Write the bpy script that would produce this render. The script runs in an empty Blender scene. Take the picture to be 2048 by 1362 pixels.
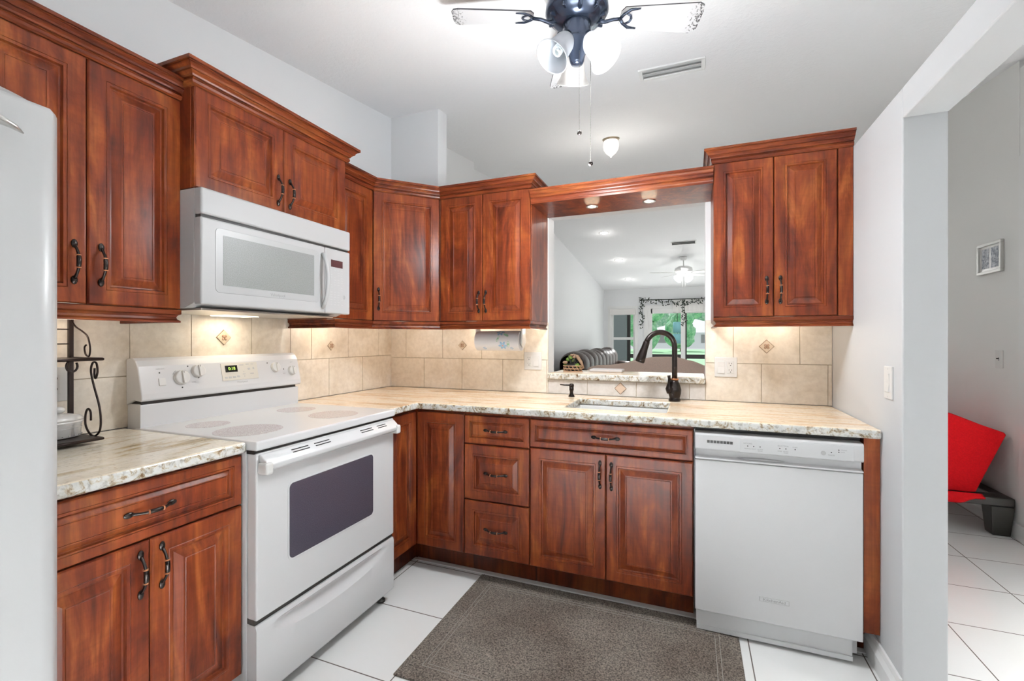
import bpy, bmesh, math, random
from mathutils import Vector, Matrix
random.seed(7)
S = bpy.context.scene
COL = S.collection
PI = math.pi
# ------------------------------------------------------------------ camera, world, big lights, exposure
cam_d = bpy.data.cameras.new('camera'); cam = bpy.data.objects.new('camera', cam_d); COL.objects.link(cam)
cam.location = (2.0388, -2.7586, 1.2554)
cam.rotation_euler = (PI/2, 0, math.radians(21.577))
cam_d.sensor_width = 36; cam_d.lens = 909.13/2048*36; cam_d.shift_y = -2.8/2048
cam_d.clip_start = 0.05; cam_d.clip_end = 200
S.camera = cam
S.view_settings.view_transform = 'Standard'; S.view_settings.look = 'None'
S.view_settings.gamma = 1; S.view_settings.use_curve_mapping = False
S.view_settings.exposure = 0.27
w = bpy.data.worlds.new('world'); S.world = w; w.use_nodes = True
w.node_tree.nodes['Background'].inputs[0].default_value = (0.93, 0.97, 1.0, 1)
w.node_tree.nodes['Background'].inputs[1].default_value = 0.62

def area(name, loc, rot, sx, sy, power, color=(1, 1, 1), spread=180):
    l = bpy.data.lights.new(name, 'AREA'); l.shape = 'RECTANGLE'; l.size = sx; l.size_y = sy
    l.energy = power; l.color = color; l.spread = math.radians(spread)
    o = bpy.data.objects.new(name, l); COL.objects.link(o); o.location = loc; o.rotation_euler = rot
    return o
def point(name, loc, power, color=(1, 1, 1), r=0.03):
    l = bpy.data.lights.new(name, 'POINT'); l.energy = power; l.color = color; l.shadow_soft_size = r
    o = bpy.data.objects.new(name, l); COL.objects.link(o); o.location = loc
    return o
# daylight: assumed unseen windows behind and east, the far sliding door, plus added living-room fill
area('daylight_south', (1.6, -5.2, 1.6), (PI/2, 0, 0), 3.4, 2.2, 6, (1, 0.99, 0.97))
area('daylight_east', (6.8, -1.2, 1.5), (PI/2, 0, PI/2), 3.4, 2.2, 5, (0.97, 0.98, 1.0))
area('daylight_far_door', (1.9, 9.15, 1.2), (PI/2, 0, PI), 2.2, 2.0, 14, (0.97, 1.0, 0.98))
area('living_fill_east', (3.8, 5.6, 1.5), (PI/2, 0, PI/2), 3.0, 1.8, 15, (1, 1, 1))  # added fill in front of a windowless wall
# added fill lights aimed at floors out of view, so the bounce brightens the ceilings
def aimed(name, loc, to, sx, sy, power, color, spread):
    o = area(name, loc, (0, 0, 0), sx, sy, power, color, spread)
    o.rotation_euler = (Vector(to)-Vector(loc)).to_track_quat('-Z', 'Y').to_euler(); return o
aimed('bounce_fill_south', (1.8, -4.6, 2.25), (1.6, -3.0, 0), 2.2, 0.8, 450, (0.95, 0.98, 1.0), 36)
aimed('bounce_fill_east', (7.2, -1.9, 2.2), (5.2, -1.5, 0), 1.6, 1.2, 230, (0.98, 0.98, 0.97), 40)
aimed('bounce_fill_far', (1.9, 9.1, 2.0), (1.7, 7.0, 0), 1.8, 0.6, 80, (0.98, 1.0, 0.99), 50)
sun = bpy.data.lights.new('sun', 'SUN'); sun.energy = 2.4; sun.angle = 0.05
so = bpy.data.objects.new('sun', sun); COL.objects.link(so); so.rotation_euler = (math.radians(38), 0, math.radians(200))

# ------------------------------------------------------------------ materials
def mat(name, color=(0.8, 0.8, 0.8), rough=0.5, metal=0.0, spec=0.5, coat=0.0, emit=None, es=0.0, trans=0.0, alpha=1.0):
    m = bpy.data.materials.new(name); m.use_nodes = True
    b = m.node_tree.nodes['Principled BSDF']
    b.inputs['Base Color'].default_value = (*color, 1); b.inputs['Roughness'].default_value = rough
    b.inputs['Metallic'].default_value = metal; b.inputs['Specular IOR Level'].default_value = spec
    b.inputs['Coat Weight'].default_value = coat; b.inputs['Coat Roughness'].default_value = 0.15
    b.inputs['Transmission Weight'].default_value = trans; b.inputs['Alpha'].default_value = alpha
    if emit:
        b.inputs['Emission Color'].default_value = (*emit, 1); b.inputs['Emission Strength'].default_value = es
    return m
def N(m, t, **kw):
    n = m.node_tree.nodes.new(t)
    for k, v in kw.items():
        if k in n.inputs: n.inputs[k].default_value = v
        else: setattr(n, k, v)
    return n
def L(m, a, b): m.node_tree.links.new(a, b)
def ramp(m, fac, stops):
    r = N(m, 'ShaderNodeValToRGB'); e = r.color_ramp.elements
    while len(e) > 1: e.remove(e[-1])
    e[0].position = stops[0][0]; e[0].color = (*stops[0][1], 1)
    for p, c in stops[1:]:
        x = e.new(p); x.color = (*c, 1)
    L(m, fac, r.inputs[0]); return r.outputs[0]
def mixc(m, f, a, b, mode='MIX'):
    n = N(m, 'ShaderNodeMix', data_type='RGBA', blend_type=mode)
    for s, v in ((n.inputs[0], f), (n.inputs[6], a), (n.inputs[7], b)):
        if hasattr(v, 'default_value') or hasattr(v, 'links'): L(m, v, s)
        elif isinstance(v, (int, float)): s.default_value = v
        else: s.default_value = (*v, 1)
    return n.outputs[2]
def coords(m, scale, kind='Object', rnd=True, rot=None):
    tc = N(m, 'ShaderNodeTexCoord'); mp = N(m, 'ShaderNodeMapping'); mp.inputs['Scale'].default_value = scale
    if rot: mp.inputs['Rotation'].default_value = rot
    if rnd:
        oi = N(m, 'ShaderNodeObjectInfo'); mu = N(m, 'ShaderNodeVectorMath', operation='SCALE')
        cx = N(m, 'ShaderNodeCombineXYZ')
        for i in range(3): L(m, oi.outputs['Random'], cx.inputs[i])
        L(m, cx.outputs[0], mu.inputs[0]); mu.inputs['Scale'].default_value = 37.0
        ad = N(m, 'ShaderNodeVectorMath', operation='ADD'); L(m, tc.outputs[kind], ad.inputs[0]); L(m, mu.outputs[0], ad.inputs[1])
        L(m, ad.outputs[0], mp.inputs[0])
    else: L(m, tc.outputs[kind], mp.inputs[0])
    return mp.outputs[0]
def noise(m, vec, scale, detail=4, rough=0.55, dist=0.0):
    n = N(m, 'ShaderNodeTexNoise', Scale=scale, Detail=detail, Roughness=rough, Distortion=dist); L(m, vec, n.inputs['Vector']); return n.outputs['Fac']
def bump(m, h, strength, dist=0.01):
    b = N(m, 'ShaderNodeBump'); b.inputs['Strength'].default_value = strength; b.inputs['Distance'].default_value = dist
    L(m, h, b.inputs['Height']); L(m, b.outputs[0], m.node_tree.nodes['Principled BSDF'].inputs['Normal'])
def base(m, s): L(m, s, m.node_tree.nodes['Principled BSDF'].inputs['Base Color'])

def wood(name, tint=1.0, scale=(1, 1, 1), rough=0.30):
    m = mat(name, rough=rough, spec=0.23, coat=0.0)
    v = coords(m, (scale[0]*8, scale[1]*8, scale[2]*2.0)); big = noise(m, v, 1.0, 5, 0.6, 1.6)
    v2 = coords(m, (scale[0]*60, scale[1]*60, scale[2]*2.2)); fine = noise(m, v2, 1.0, 4, 0.6, 0.3)
    v3 = coords(m, (scale[0]*10, scale[1]*10, scale[2]*45)); cross = noise(m, v3, 1.0, 2, 0.5, 1.0)
    t = tint*0.65
    c = ramp(m, big, [(0.30, (0.085*t, 0.015*t, 0.008*t)), (0.43, (0.170*t, 0.031*t, 0.011*t)), (0.55, (0.26*t, 0.055*t, 0.016*t)), (0.68, (0.38*t, 0.108*t, 0.028*t))])
    f = ramp(m, fine, [(0.32, (0.66, 0.60, 0.56)), (0.6, (1.10, 1.10, 1.10))])
    g = ramp(m, cross, [(0.38, (0.92, 0.91, 0.90)), (0.6, (1.03, 1.03, 1.03))])
    base(m, mixc(m, 1.0, mixc(m, 1.0, c, f, 'MULTIPLY'), g, 'MULTIPLY'))
    return m
M = {}
M['wood'] = wood('cherry_laminate')
M['wood_h'] = wood('cherry_laminate_horizontal', 0.82, (0.16, 1, 6.0))
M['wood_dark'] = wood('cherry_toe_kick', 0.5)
M['wood_side'] = wood('cherry_side', 1.02)
M['gap'] = mat('cabinet_shadow_edge', (0.06, 0.018, 0.01), 0.6)
M['bronze'] = mat('oil_rubbed_bronze', (0.026, 0.02, 0.018), 0.24, 0.7)
M['copper'] = mat('worn_copper', (0.45, 0.2, 0.1), 0.35, 0.9)
M['white'] = mat('appliance_white', (0.69, 0.69, 0.695), 0.22, coat=0.2)
M['mw2'] = mat('microwave_bezel', (0.41, 0.412, 0.415), 0.35)
M['fridge'] = mat('refrigerator_white', (0.52, 0.525, 0.527), 0.3)
M['mw'] = mat('microwave_white', (0.45, 0.45, 0.452), 0.4, spec=0.35)
M['white2'] = mat('appliance_white_matte', (0.68, 0.685, 0.69), 0.4)
M['cream'] = mat('control_panel_cream', (0.66, 0.63, 0.56), 0.4)
M['offwhite'] = mat('plate_white', (0.70, 0.69, 0.67), 0.35)
M['trimwhite'] = mat('painted_trim', (0.80, 0.80, 0.79), 0.4)
M['grey'] = mat('grey_print', (0.34, 0.34, 0.34), 0.5)
M['greyl'] = mat('light_grey_print', (0.5, 0.5, 0.5), 0.5)
M['dark'] = mat('dark_slot', (0.02, 0.018, 0.016), 0.5)
M['black'] = mat('black_plastic', (0.012, 0.012, 0.012), 0.4)
M['chrome'] = mat('brushed_steel', (0.55, 0.54, 0.52), 0.28, 0.9)
M['red_display'] = mat('dark_red_display', (0.06, 0.02, 0.022), 0.15)
M['green_led'] = mat('green_led', (0.2, 0.4, 0.05), 0.4, emit=(0.55, 0.9, 0.15), es=1.2)
M['clockface'] = mat('clock_glass', (0.012, 0.012, 0.01), 0.1)
M['brass'] = mat('satin_brass', (0.5, 0.42, 0.3), 0.3, 0.8)

def wall_mat(name, c, b=0.06):
    m = mat(name, c, 0.55, spec=0.3)
    v = coords(m, (1, 1, 1), rnd=False); n = noise(m, v, 60, 3, 0.6); bump(m, n, b, 0.004); return m
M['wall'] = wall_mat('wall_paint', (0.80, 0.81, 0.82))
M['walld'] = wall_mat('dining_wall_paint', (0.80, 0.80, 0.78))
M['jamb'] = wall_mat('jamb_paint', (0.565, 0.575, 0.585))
m = M['ceil'] = mat('textured_ceiling', (0.90, 0.905, 0.915), 0.8, spec=0.2)
v = coords(m, (1, 1, 1), rnd=False); n = noise(m, v, 38, 5, 0.65, 0.4); bump(m, n, 0.35, 0.01)

def floor_tiles():
    m = mat('floor_tile', (0.8, 0.8, 0.8), 0.22, spec=0.5)
    tc = N(m, 'ShaderNodeTexCoord'); mp = N(m, 'ShaderNodeMapping')
    mp.inputs['Location'].default_value = (-1.010, -0.635 + 0.403*12, 0); L(m, tc.outputs['Object'], mp.inputs[0])
    br = N(m, 'ShaderNodeTexBrick'); br.offset = 0; br.squash = 1
    br.inputs['Scale'].default_value = 1; br.inputs['Brick Width'].default_value = 0.4155; br.inputs['Row Height'].default_value = 0.403
    br.inputs['Mortar Size'].default_value = 0.0025; br.inputs['Mortar Smooth'].default_value = 0.1
    L(m, mp.outputs[0], br.inputs['Vector'])
    v = coords(m, (1.3, 1.3, 1.3), rnd=False); nz = noise(m, v, 2.2, 5)
    c = ramp(m, nz, [(0.35, (0.80, 0.80, 0.78)), (0.65, (0.82, 0.82, 0.81))])
    base(m, mixc(m, br.outputs['Fac'], c, (0.16, 0.135, 0.12)))
    iv = N(m, 'ShaderNodeMath', operation='SUBTRACT'); iv.inputs[0].default_value = 1; L(m, br.outputs['Fac'], iv.inputs[1]); bump(m, iv.outputs[0], 0.4, 0.003)
    return m
M['floor'] = floor_tiles()

def splash():
    m = mat('travertine_tile', rough=0.38)
    v = coords(m, (1, 1, 1)); a = noise(m, v, 5, 6, 0.6, 0.8); v2 = coords(m, (1, 1, 1)); b = noise(m, v2, 40, 4, 0.6)
    c = ramp(m, a, [(0.3, (0.69, 0.60, 0.48)), (0.5, (0.80, 0.725, 0.62)), (0.7, (0.87, 0.81, 0.72))])
    f = ramp(m, b, [(0.35, (0.93, 0.92, 0.91)), (0.6, (1.03, 1.03, 1.03))])
    base(m, mixc(m, 1.0, c, f, 'MULTIPLY')); return m
M['tile'] = splash()
M['grout'] = mat('grout', (0.60, 0.53, 0.43), 0.7)
M['tile_pale'] = splash(); M['tile_pale'].name = 'travertine_tile_pale'
for n_ in M['tile_pale'].node_tree.nodes:
    if n_.type == 'VALTORGB' and n_.color_ramp.elements[0].color[2] < 0.7:
        for e_, c_ in zip(n_.color_ramp.elements, [(0.56, 0.53, 0.49), (0.66, 0.63, 0.6), (0.72, 0.7, 0.68)]): e_.color = (*c_, 1)

def granite(name, along, edge=False):
    m = mat(name, rough=0.17, spec=0.45, coat=0.15)
    sc = (2.2, 15, 15) if along == 'x' else (15, 2.2, 15)
    if edge: sc = (12, 12, 12)
    elif along == 'y': sc = (7, 1.6, 7)
    v = coords(m, sc, rnd=False); a = noise(m, v, 1.0, 6, 0.62, 0.9)
    v2 = coords(m, (1, 1, 1), rnd=False); sp = noise(m, v2, 75 if not edge else 60, 5, 0.7, 0.4); sp2 = noise(m, v2, 26, 5, 0.7, 1.2)
    if edge:
        c = ramp(m, a, [(0.3, (0.45, 0.44, 0.40)), (0.5, (0.70, 0.70, 0.67)), (0.7, (0.82, 0.80, 0.74))])
        k = ramp(m, sp2, [(0.36, (0.22, 0.12, 0.05)), (0.43, (0.72, 0.62, 0.48)), (0.5, (1, 1, 1))])
    else:
        if along == 'x': c = ramp(m, a, [(0.32, (0.46, 0.28, 0.14)), (0.40, (0.70, 0.48, 0.29)), (0.47, (0.86, 0.66, 0.45)), (0.57, (0.90, 0.78, 0.61)), (0.67, (0.80, 0.59, 0.40))])
        else: c = ramp(m, a, [(0.33, (0.20, 0.13, 0.05)), (0.40, (0.48, 0.36, 0.19)), (0.46, (0.76, 0.68, 0.53)), (0.56, (0.84, 0.79, 0.68)), (0.63, (0.70, 0.62, 0.46)), (0.70, (0.44, 0.32, 0.17))])
        k = ramp(m, sp2, [(0.28, (0.45, 0.30, 0.18)), (0.34, (0.92, 0.88, 0.82)), (0.42, (1, 1, 1))])
    s = ramp(m, sp, [(0.34, (0.74, 0.71, 0.68)), (0.46, (1, 1, 1)), (0.7, (1.06, 1.06, 1.06))] if not edge else [(0.36, (0.55, 0.52, 0.5)), (0.48, (1, 1, 1))])
    base(m, mixc(m, 1.0, mixc(m, 1.0, c, k, 'MULTIPLY'), s, 'MULTIPLY')); return m
M['granite'] = granite('granite_top', 'x'); M['granite_y'] = granite('granite_top_left', 'y'); M['granite_e'] = granite('granite_edge', 'x', True)

def rugm():
    m = mat('rug_weave', rough=0.95, spec=0.1)
    v = coords(m, (1, 1, 1), rnd=False); a = noise(m, v, 3, 3); f = noise(m, v, 150, 4, 0.75)
    c = ramp(m, a, [(0.35, (0.125, 0.105, 0.09)), (0.65, (0.185, 0.165, 0.145))]); g = ramp(m, f, [(0.38, (0.35, 0.35, 0.35)), (0.62, (1.7, 1.65, 1.6))])
    base(m, mixc(m, 1.0, c, g, 'MULTIPLY')); bump(m, f, 0.5, 0.003); return m
M['rug'] = rugm(); M['rug_line'] = mat('rug_border_line', (0.26, 0.245, 0.22), 0.95)
def fabric(name, c, sc=150, b=0.25):
    m = mat(name, c, 0.9, spec=0.2); v = coords(m, (1, 1, 1), rnd=False); n = noise(m, v, sc, 3); bump(m, n, b, 0.003)
    base(m, ramp(m, n, [(0.3, tuple(x*0.85 for x in c)), (0.7, tuple(min(1, x*1.1) for x in c))])); return m
M['red'] = fabric('red_cover', (0.50, 0.003, 0.006))
M['taupe'] = fabric('beige_upholstery', (0.66, 0.50, 0.42))
M['leather'] = mat('brown_leather', (0.028, 0.012, 0.008), 0.38, spec=0.3)
M['espresso'] = mat('espresso_wood', (0.018, 0.015, 0.012), 0.4)
m = M['blade'] = mat('fan_blade_white', rough=0.4)
v = coords(m, (1, 1, 1), rnd=False)
tc = N(m, 'ShaderNodeTexCoord'); sx = N(m, 'ShaderNodeSeparateXYZ'); L(m, tc.outputs['Object'], sx.inputs[0])
nz = noise(m, v, 95, 4, 0.7)
mr = N(m, 'ShaderNodeMapRange'); mr.inputs['From Min'].default_value = 0.43; mr.inputs['From Max'].default_value = 0.53; mr.inputs['To Min'].default_value = 0.0; mr.inputs['To Max'].default_value = 0.34
L(m, sx.outputs[0], mr.inputs['Value']); ad = N(m, 'ShaderNodeMath', operation='SUBTRACT'); L(m, nz, ad.inputs[0]); L(m, mr.outputs[0], ad.inputs[1])
base(m, ramp(m, ad.outputs[0], [(0.165, (0.05, 0.05, 0.05)), (0.20, (0.60, 0.60, 0.61))]))
M['blade_edge'] = mat('blade_edge_dark', (0.05, 0.05, 0.055), 0.5)
M['navy'] = mat('pewter_blue_metal', (0.035, 0.05, 0.085), 0.22, 0.55, coat=0.4)
M['shade'] = mat('frosted_glass', (0.52, 0.54, 0.58), 0.35, emit=(0.9, 0.94, 1.0), es=0.04)
M['shade_on'] = mat('frosted_glass_lit', (0.9, 0.92, 0.95), 0.35, emit=(0.93, 0.95, 1.0), es=0.45)
M['shade_warm'] = mat('frosted_glass_warm', (0.6, 0.58, 0.55), 0.35, emit=(1, 0.95, 0.9), es=0.10)
M['bulb'] = mat('lit_bulb', (1, 1, 1), 0.4, emit=(0.95, 0.97, 1.0), es=3)
M['bulb_dim'] = mat('spiral_bulb', (0.72, 0.77, 0.78), 0.3, emit=(0.8, 0.9, 0.9), es=0.08)
M['puck'] = mat('lit_lens', (1, 0.95, 0.85), 0.4, emit=(1, 0.88, 0.68), es=3)
M['downlight'] = mat('lit_downlight', (1, 1, 1), 0.4, emit=(1, 0.97, 0.94), es=5)
M['chain'] = mat('chain_metal', (0.12, 0.11, 0.10), 0.3, 0.9)
M['paper'] = mat('paper_towel', (0.74, 0.74, 0.76), 0.9)
M['pblue'] = mat('print_blue', (0.30, 0.48, 0.66), 0.9); M['pgreen'] = mat('print_green', (0.30, 0.52, 0.34), 0.9); M['pred'] = mat('print_coral', (0.75, 0.3, 0.25), 0.9)
M['accent'] = mat('accent_tile_stone', (0.62, 0.47, 0.36), 0.5)
M['accent_pale'] = mat('accent_tile_cream', (0.60, 0.49, 0.37), 0.45)
M['relief'] = mat('accent_relief', (0.42, 0.27, 0.18), 0.5)
M['accent_edge'] = mat('accent_edge', (0.26, 0.18, 0.12), 0.7)
M['iron'] = mat('wrought_iron', (0.022, 0.012, 0.01), 0.4, 0.5)
M['ceramic'] = mat('white_ceramic', (0.74, 0.73, 0.71), 0.2, coat=0.4)
M['oven_glass'] = None
m = mat('oven_window', (0.05, 0.045, 0.06), 0.12, spec=0.6)
v = coords(m, (1, 1, 1), rnd=False); n = noise(m, v, 420, 2, 0.6); base(m, ramp(m, n, [(0.3, (0.035, 0.032, 0.048)), (0.6, (0.065, 0.057, 0.075)), (0.78, (0.11, 0.10, 0.125))])); M['oven_glass'] = m
m = mat('microwave_window', (0.4, 0.41, 0.4), 0.38, spec=0.4)
v = coords(m, (1, 1, 1), rnd=False); n = noise(m, v, 350, 1); base(m, ramp(m, n, [(0.4, (0.20, 0.205, 0.20)), (0.6, (0.26, 0.27, 0.265))])); M['mw_glass'] = m
m = mat('burner_ring', (0.6, 0.55, 0.53), 0.15); v = coords(m, (1, 1, 1), rnd=False); n = noise(m, v, 500, 1); base(m, ramp(m, n, [(0.40, (0.36, 0.30, 0.29)), (0.60, (0.74, 0.70, 0.69))])); M['burner'] = m
M['glasspane'] = mat('window_glass', (1, 1, 1), 0.0, trans=1.0); M['glasspane'].node_tree.nodes['Principled BSDF'].inputs['IOR'].default_value = 1.03
M['facet_glass'] = mat('clear_lamp_glass', (1, 0.98, 0.95), 0.12, emit=(1, 0.96, 0.9), es=0.45)
m = M['lawn'] = mat('lawn', (0.2, 0.45, 0.16), 0.95); v = coords(m, (1, 1, 1), rnd=False); n = noise(m, v, 3, 5); base(m, ramp(m, n, [(0.3, (0.38, 0.66, 0.40)), (0.7, (0.50, 0.78, 0.50))]))
m = M['leaf'] = mat('tree_foliage', (0.1, 0.3, 0.1), 0.9); v = coords(m, (1, 1, 1)); n = noise(m, v, 2.2, 6, 0.7); base(m, ramp(m, n, [(0.33, (0.16, 0.46, 0.26)), (0.48, (0.36, 0.72, 0.46)), (0.66, (0.80, 0.98, 0.78))])); bump(m, n, 1.0, 0.3)
M['leafdark'] = mat('silk_leaf', (0.02, 0.03, 0.02), 0.7)
M['plantgreen'] = mat('plant_green', (0.12, 0.2, 0.03), 0.6)
M['bark'] = mat('bark_tan', (0.30, 0.19, 0.12), 0.9)
M['wicker'] = mat('wicker', (0.42, 0.25, 0.15), 0.8)
M['post'] = mat('dark_porch_metal', (0.05, 0.042, 0.04), 0.6)
M['stone'] = mat('porch_stucco', (0.22, 0.25, 0.25), 0.9)
M['teal'] = mat('teal_fabric', (0.30, 0.62, 0.66), 0.8)
M['housew'] = mat('house_paint', (0.85, 0.87, 0.88), 0.8)
M['art'] = mat('art_print', (0.25, 0.28, 0.32), 0.4)
m = M['art']; v = coords(m, (1, 1, 1), rnd=False); n = noise(m, v, 60, 4); base(m, ramp(m, n, [(0.4, (0.16, 0.18, 0.22)), (0.6, (0.48, 0.50, 0.54))]))
M['cover_glass'] = mat('picture_mat', (0.62, 0.61, 0.59), 0.12, coat=1.0)
M['cloth'] = mat('white_cloth', (0.74, 0.72, 0.70), 0.9)
M['box'] = mat('pale_box', (0.60, 0.57, 0.56), 0.6)

# ------------------------------------------------------------------ mesh helpers
class MB:
    def __init__(s): s.bm = bmesh.new()
    def poly(s, pts, mi=0, smooth=False):
        vs = [s.bm.verts.new(p) for p in pts]; f = s.bm.faces.new(vs); f.material_index = mi; f.smooth = smooth; return f
    def box(s, x0, x1, y0, y1, z0, z1, mi=0, mx=None):
        c = [(x0, y0, z0), (x1, y0, z0), (x1, y1, z0), (x0, y1, z0), (x0, y0, z1), (x1, y0, z1), (x1, y1, z1), (x0, y1, z1)]
        if mx: c = [mx @ Vector(p) for p in c]
        vs = [s.bm.verts.new(p) for p in c]
        for f in ((3, 2, 1, 0), (4, 5, 6, 7), (0, 1, 5, 4), (1, 2, 6, 5), (2, 3, 7, 6), (3, 0, 4, 7)):
            ff = s.bm.faces.new([vs[i] for i in f]); ff.material_index = mi
        return s
    def grid(s, rows, mi=0, smooth=True, closed_u=False, closed_v=False):
        vs = [[s.bm.verts.new(p) for p in r] for r in rows]; R = len(vs); Cn = len(vs[0])
        for i in range(R if closed_u else R-1):
            for j in range(Cn if closed_v else Cn-1):
                try:
                    f = s.bm.faces.new([vs[i][j], vs[i][(j+1) % Cn], vs[(i+1) % R][(j+1) % Cn], vs[(i+1) % R][j]]); f.material_index = mi; f.smooth = smooth
                except ValueError: pass
        return vs
    def tube(s, path, r, n=10, mi=0, caps=True, flat=1.0):
        P = [Vector(p) for p in path]; rr = r if isinstance(r, (list, tuple)) else [r]*len(P)
        rows = []; prev = None
        for i, p in enumerate(P):
            t = (P[min(i+1, len(P)-1)] - P[max(i-1, 0)]).normalized()
            if prev is None:
                a = Vector((0, 0, 1)) if abs(t.z) < 0.9 else Vector((1, 0, 0)); u = t.cross(a).normalized()
            else: u = (prev - t*prev.dot(t)).normalized()
            prev = u; v = t.cross(u)
            rows.append([p + (u*math.cos(2*PI*k/n) + v*math.sin(2*PI*k/n)*flat)*rr[i] for k in range(n)])
        vs = s.grid(rows, mi, True, False, True)
        if caps:
            for row in (list(reversed(vs[0])), vs[-1]):
                try: f = s.bm.faces.new(row); f.material_index = mi
                except ValueError: pass
        return s
    def lathe(s, prof, n=24, mx=None, mi=0, smooth=True, cap=True):
        rows = []
        for r, z in prof:
            row = [Vector((r*math.cos(2*PI*k/n), r*math.sin(2*PI*k/n), z)) for k in range(n)]
            rows.append([mx @ p for p in row] if mx else row)
        vs = s.grid(rows, mi, smooth, False, True)
        if cap:
            for row in (list(reversed(vs[0])), vs[-1]):
                try: f = s.bm.faces.new(row); f.material_index = mi
                except ValueError: pass
        return s
    def prism(s, prof, O, U, V, W, mi=0, smooth=False):
        O, U, V, W = map(Vector, (O, U, V, W)); a = [O + U*p[0] + V*p[1] for p in prof]; b = [p + W for p in a]
        va = [s.bm.verts.new(p) for p in a]; vb = [s.bm.verts.new(p) for p in b]; n = len(va)
        f = s.bm.faces.new(list(reversed(va))); f.material_index = mi
        f = s.bm.faces.new(vb); f.material_index = mi
        for i in range(n):
            f = s.bm.faces.new([va[i], va[(i+1) % n], vb[(i+1) % n], vb[i]]); f.material_index = mi; f.smooth = smooth
        return s
    def ell(s, c, r, n=12, mi=0, mx=None, jit=0):
        rows = []
        for i in range(n//2+1):
            th = PI*i/(n//2); row = []
            for k in range(n):
                p = Vector((math.sin(th)*math.cos(2*PI*k/n)*r[0], math.sin(th)*math.sin(2*PI*k/n)*r[1], math.cos(th)*r[2]))
                if jit: p *= 1 + random.uniform(-jit, jit)
                if mx: p = mx @ p
                row.append(p + Vector(c))
            rows.append(row)
        s.grid(rows, mi, True, False, True); return s
    def cells(s, xs, ys, keep, z0, z1, mi_top=0, mi_side=1):
        V = {}
        def v(i, j, z):
            k = (i, j, z)
            if k not in V: V[k] = s.bm.verts.new((xs[i], ys[j], z))
            return V[k]
        nx, ny = len(xs)-1, len(ys)-1
        K = lambda i, j: 0 <= i < nx and 0 <= j < ny and keep((xs[i]+xs[i+1])/2, (ys[j]+ys[j+1])/2)
        for i in range(nx):
            for j in range(ny):
                if not K(i, j): continue
                f = s.bm.faces.new([v(i, j, z1), v(i+1, j, z1), v(i+1, j+1, z1), v(i, j+1, z1)]); f.material_index = mi_top
                f = s.bm.faces.new([v(i, j+1, z0), v(i+1, j+1, z0), v(i+1, j, z0), v(i, j, z0)]); f.material_index = mi_side
                for di, dj, a, b in ((-1, 0, (i, j+1), (i, j)), (1, 0, (i+1, j), (i+1, j+1)), (0, -1, (i, j), (i+1, j)), (0, 1, (i+1, j+1), (i, j+1))):
                    if not K(i+di, j+dj):
                        f = s.bm.faces.new([v(*a, z0), v(*b, z0), v(*b, z1), v(*a, z1)]); f.material_index = mi_side
        return s
    def disc(s, c, r, nrm, n=20, mi=0, t=0.0008):
        q = Vector(nrm).to_track_quat('Z', 'Y').to_matrix().to_4x4(); mx = Matrix.Translation(c) @ q
        return s.lathe([(r, 0), (r, t)], n, mx, mi, False)

def obj(name, mb, mats, parent=None, loc=None, rot=None, bevel=0, seg=2, subd=0, kind=None, smooth=False, recalc=True):
    me = bpy.data.meshes.new(name)
    if recalc: bmesh.ops.recalc_face_normals(mb.bm, faces=mb.bm.faces[:])
    if smooth:
        for f in mb.bm.faces: f.smooth = True
    mb.bm.to_mesh(me); mb.bm.free()
    for m_ in (mats if isinstance(mats, (list, tuple)) else [mats]): me.materials.append(M[m_] if isinstance(m_, str) else m_)
    o = bpy.data.objects.new(name, me); COL.objects.link(o)
    if parent: o.parent = parent
    if loc: o.location = loc
    if rot: o.rotation_euler = rot
    if bevel:
        b = o.modifiers.new('bevel', 'BEVEL'); b.width = bevel; b.segments = seg; b.limit_method = 'ANGLE'; b.angle_limit = math.radians(35)
    if subd:
        b = o.modifiers.new('subd', 'SUBSURF'); b.levels = subd; b.render_levels = subd
    if kind: o['kind'] = kind
    return o
def thing(name, label, cat, loc=(0, 0, 0), rz=0, group=None):
    o = bpy.data.objects.new(name, None); COL.objects.link(o); o.location = loc; o.rotation_euler = (0, 0, rz); o.empty_display_size = 0.1
    o['label'] = label; o['category'] = cat
    if group: o['group'] = group
    return o
def tag(o, label, cat, group=None):
    o['label'] = label; o['category'] = cat
    if group: o['group'] = group
    return o
def box1(name, a, m, parent=None, bevel=0, **k):
    return obj(name, MB().box(*a), m, parent, bevel=bevel, **k)
def dup(root, loc=None, rz=None, label=None, group=None, parent=None):
    r = root.copy(); COL.objects.link(r)
    if loc is not None: r.location = loc
    if rz is not None: r.rotation_euler = (0, 0, rz)
    if label: r['label'] = label
    if group: r['group'] = group
    if parent is not None: r.parent = parent
    for ch in list(root.children): dup(ch, parent=r)
    return r
def text(name, s, size, parent, loc, rot, m, ext=0.0004, sx=1.0, align='CENTER'):
    cu = bpy.data.curves.new(name, 'FONT'); cu.body = s; cu.size = size; cu.extrude = ext; cu.align_x = align; cu.align_y = 'CENTER'
    tmp = bpy.data.objects.new(name+'_t', cu); COL.objects.link(tmp)
    dg = bpy.context.evaluated_depsgraph_get(); me = bpy.data.meshes.new_from_object(tmp.evaluated_get(dg))
    bpy.data.objects.remove(tmp); me.materials.clear(); me.materials.append(M[m])
    o = bpy.data.objects.new(name, me); COL.objects.link(o); o.parent = parent; o.location = loc; o.rotation_euler = rot; o.scale = (sx, 1, 1)
    return o

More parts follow.
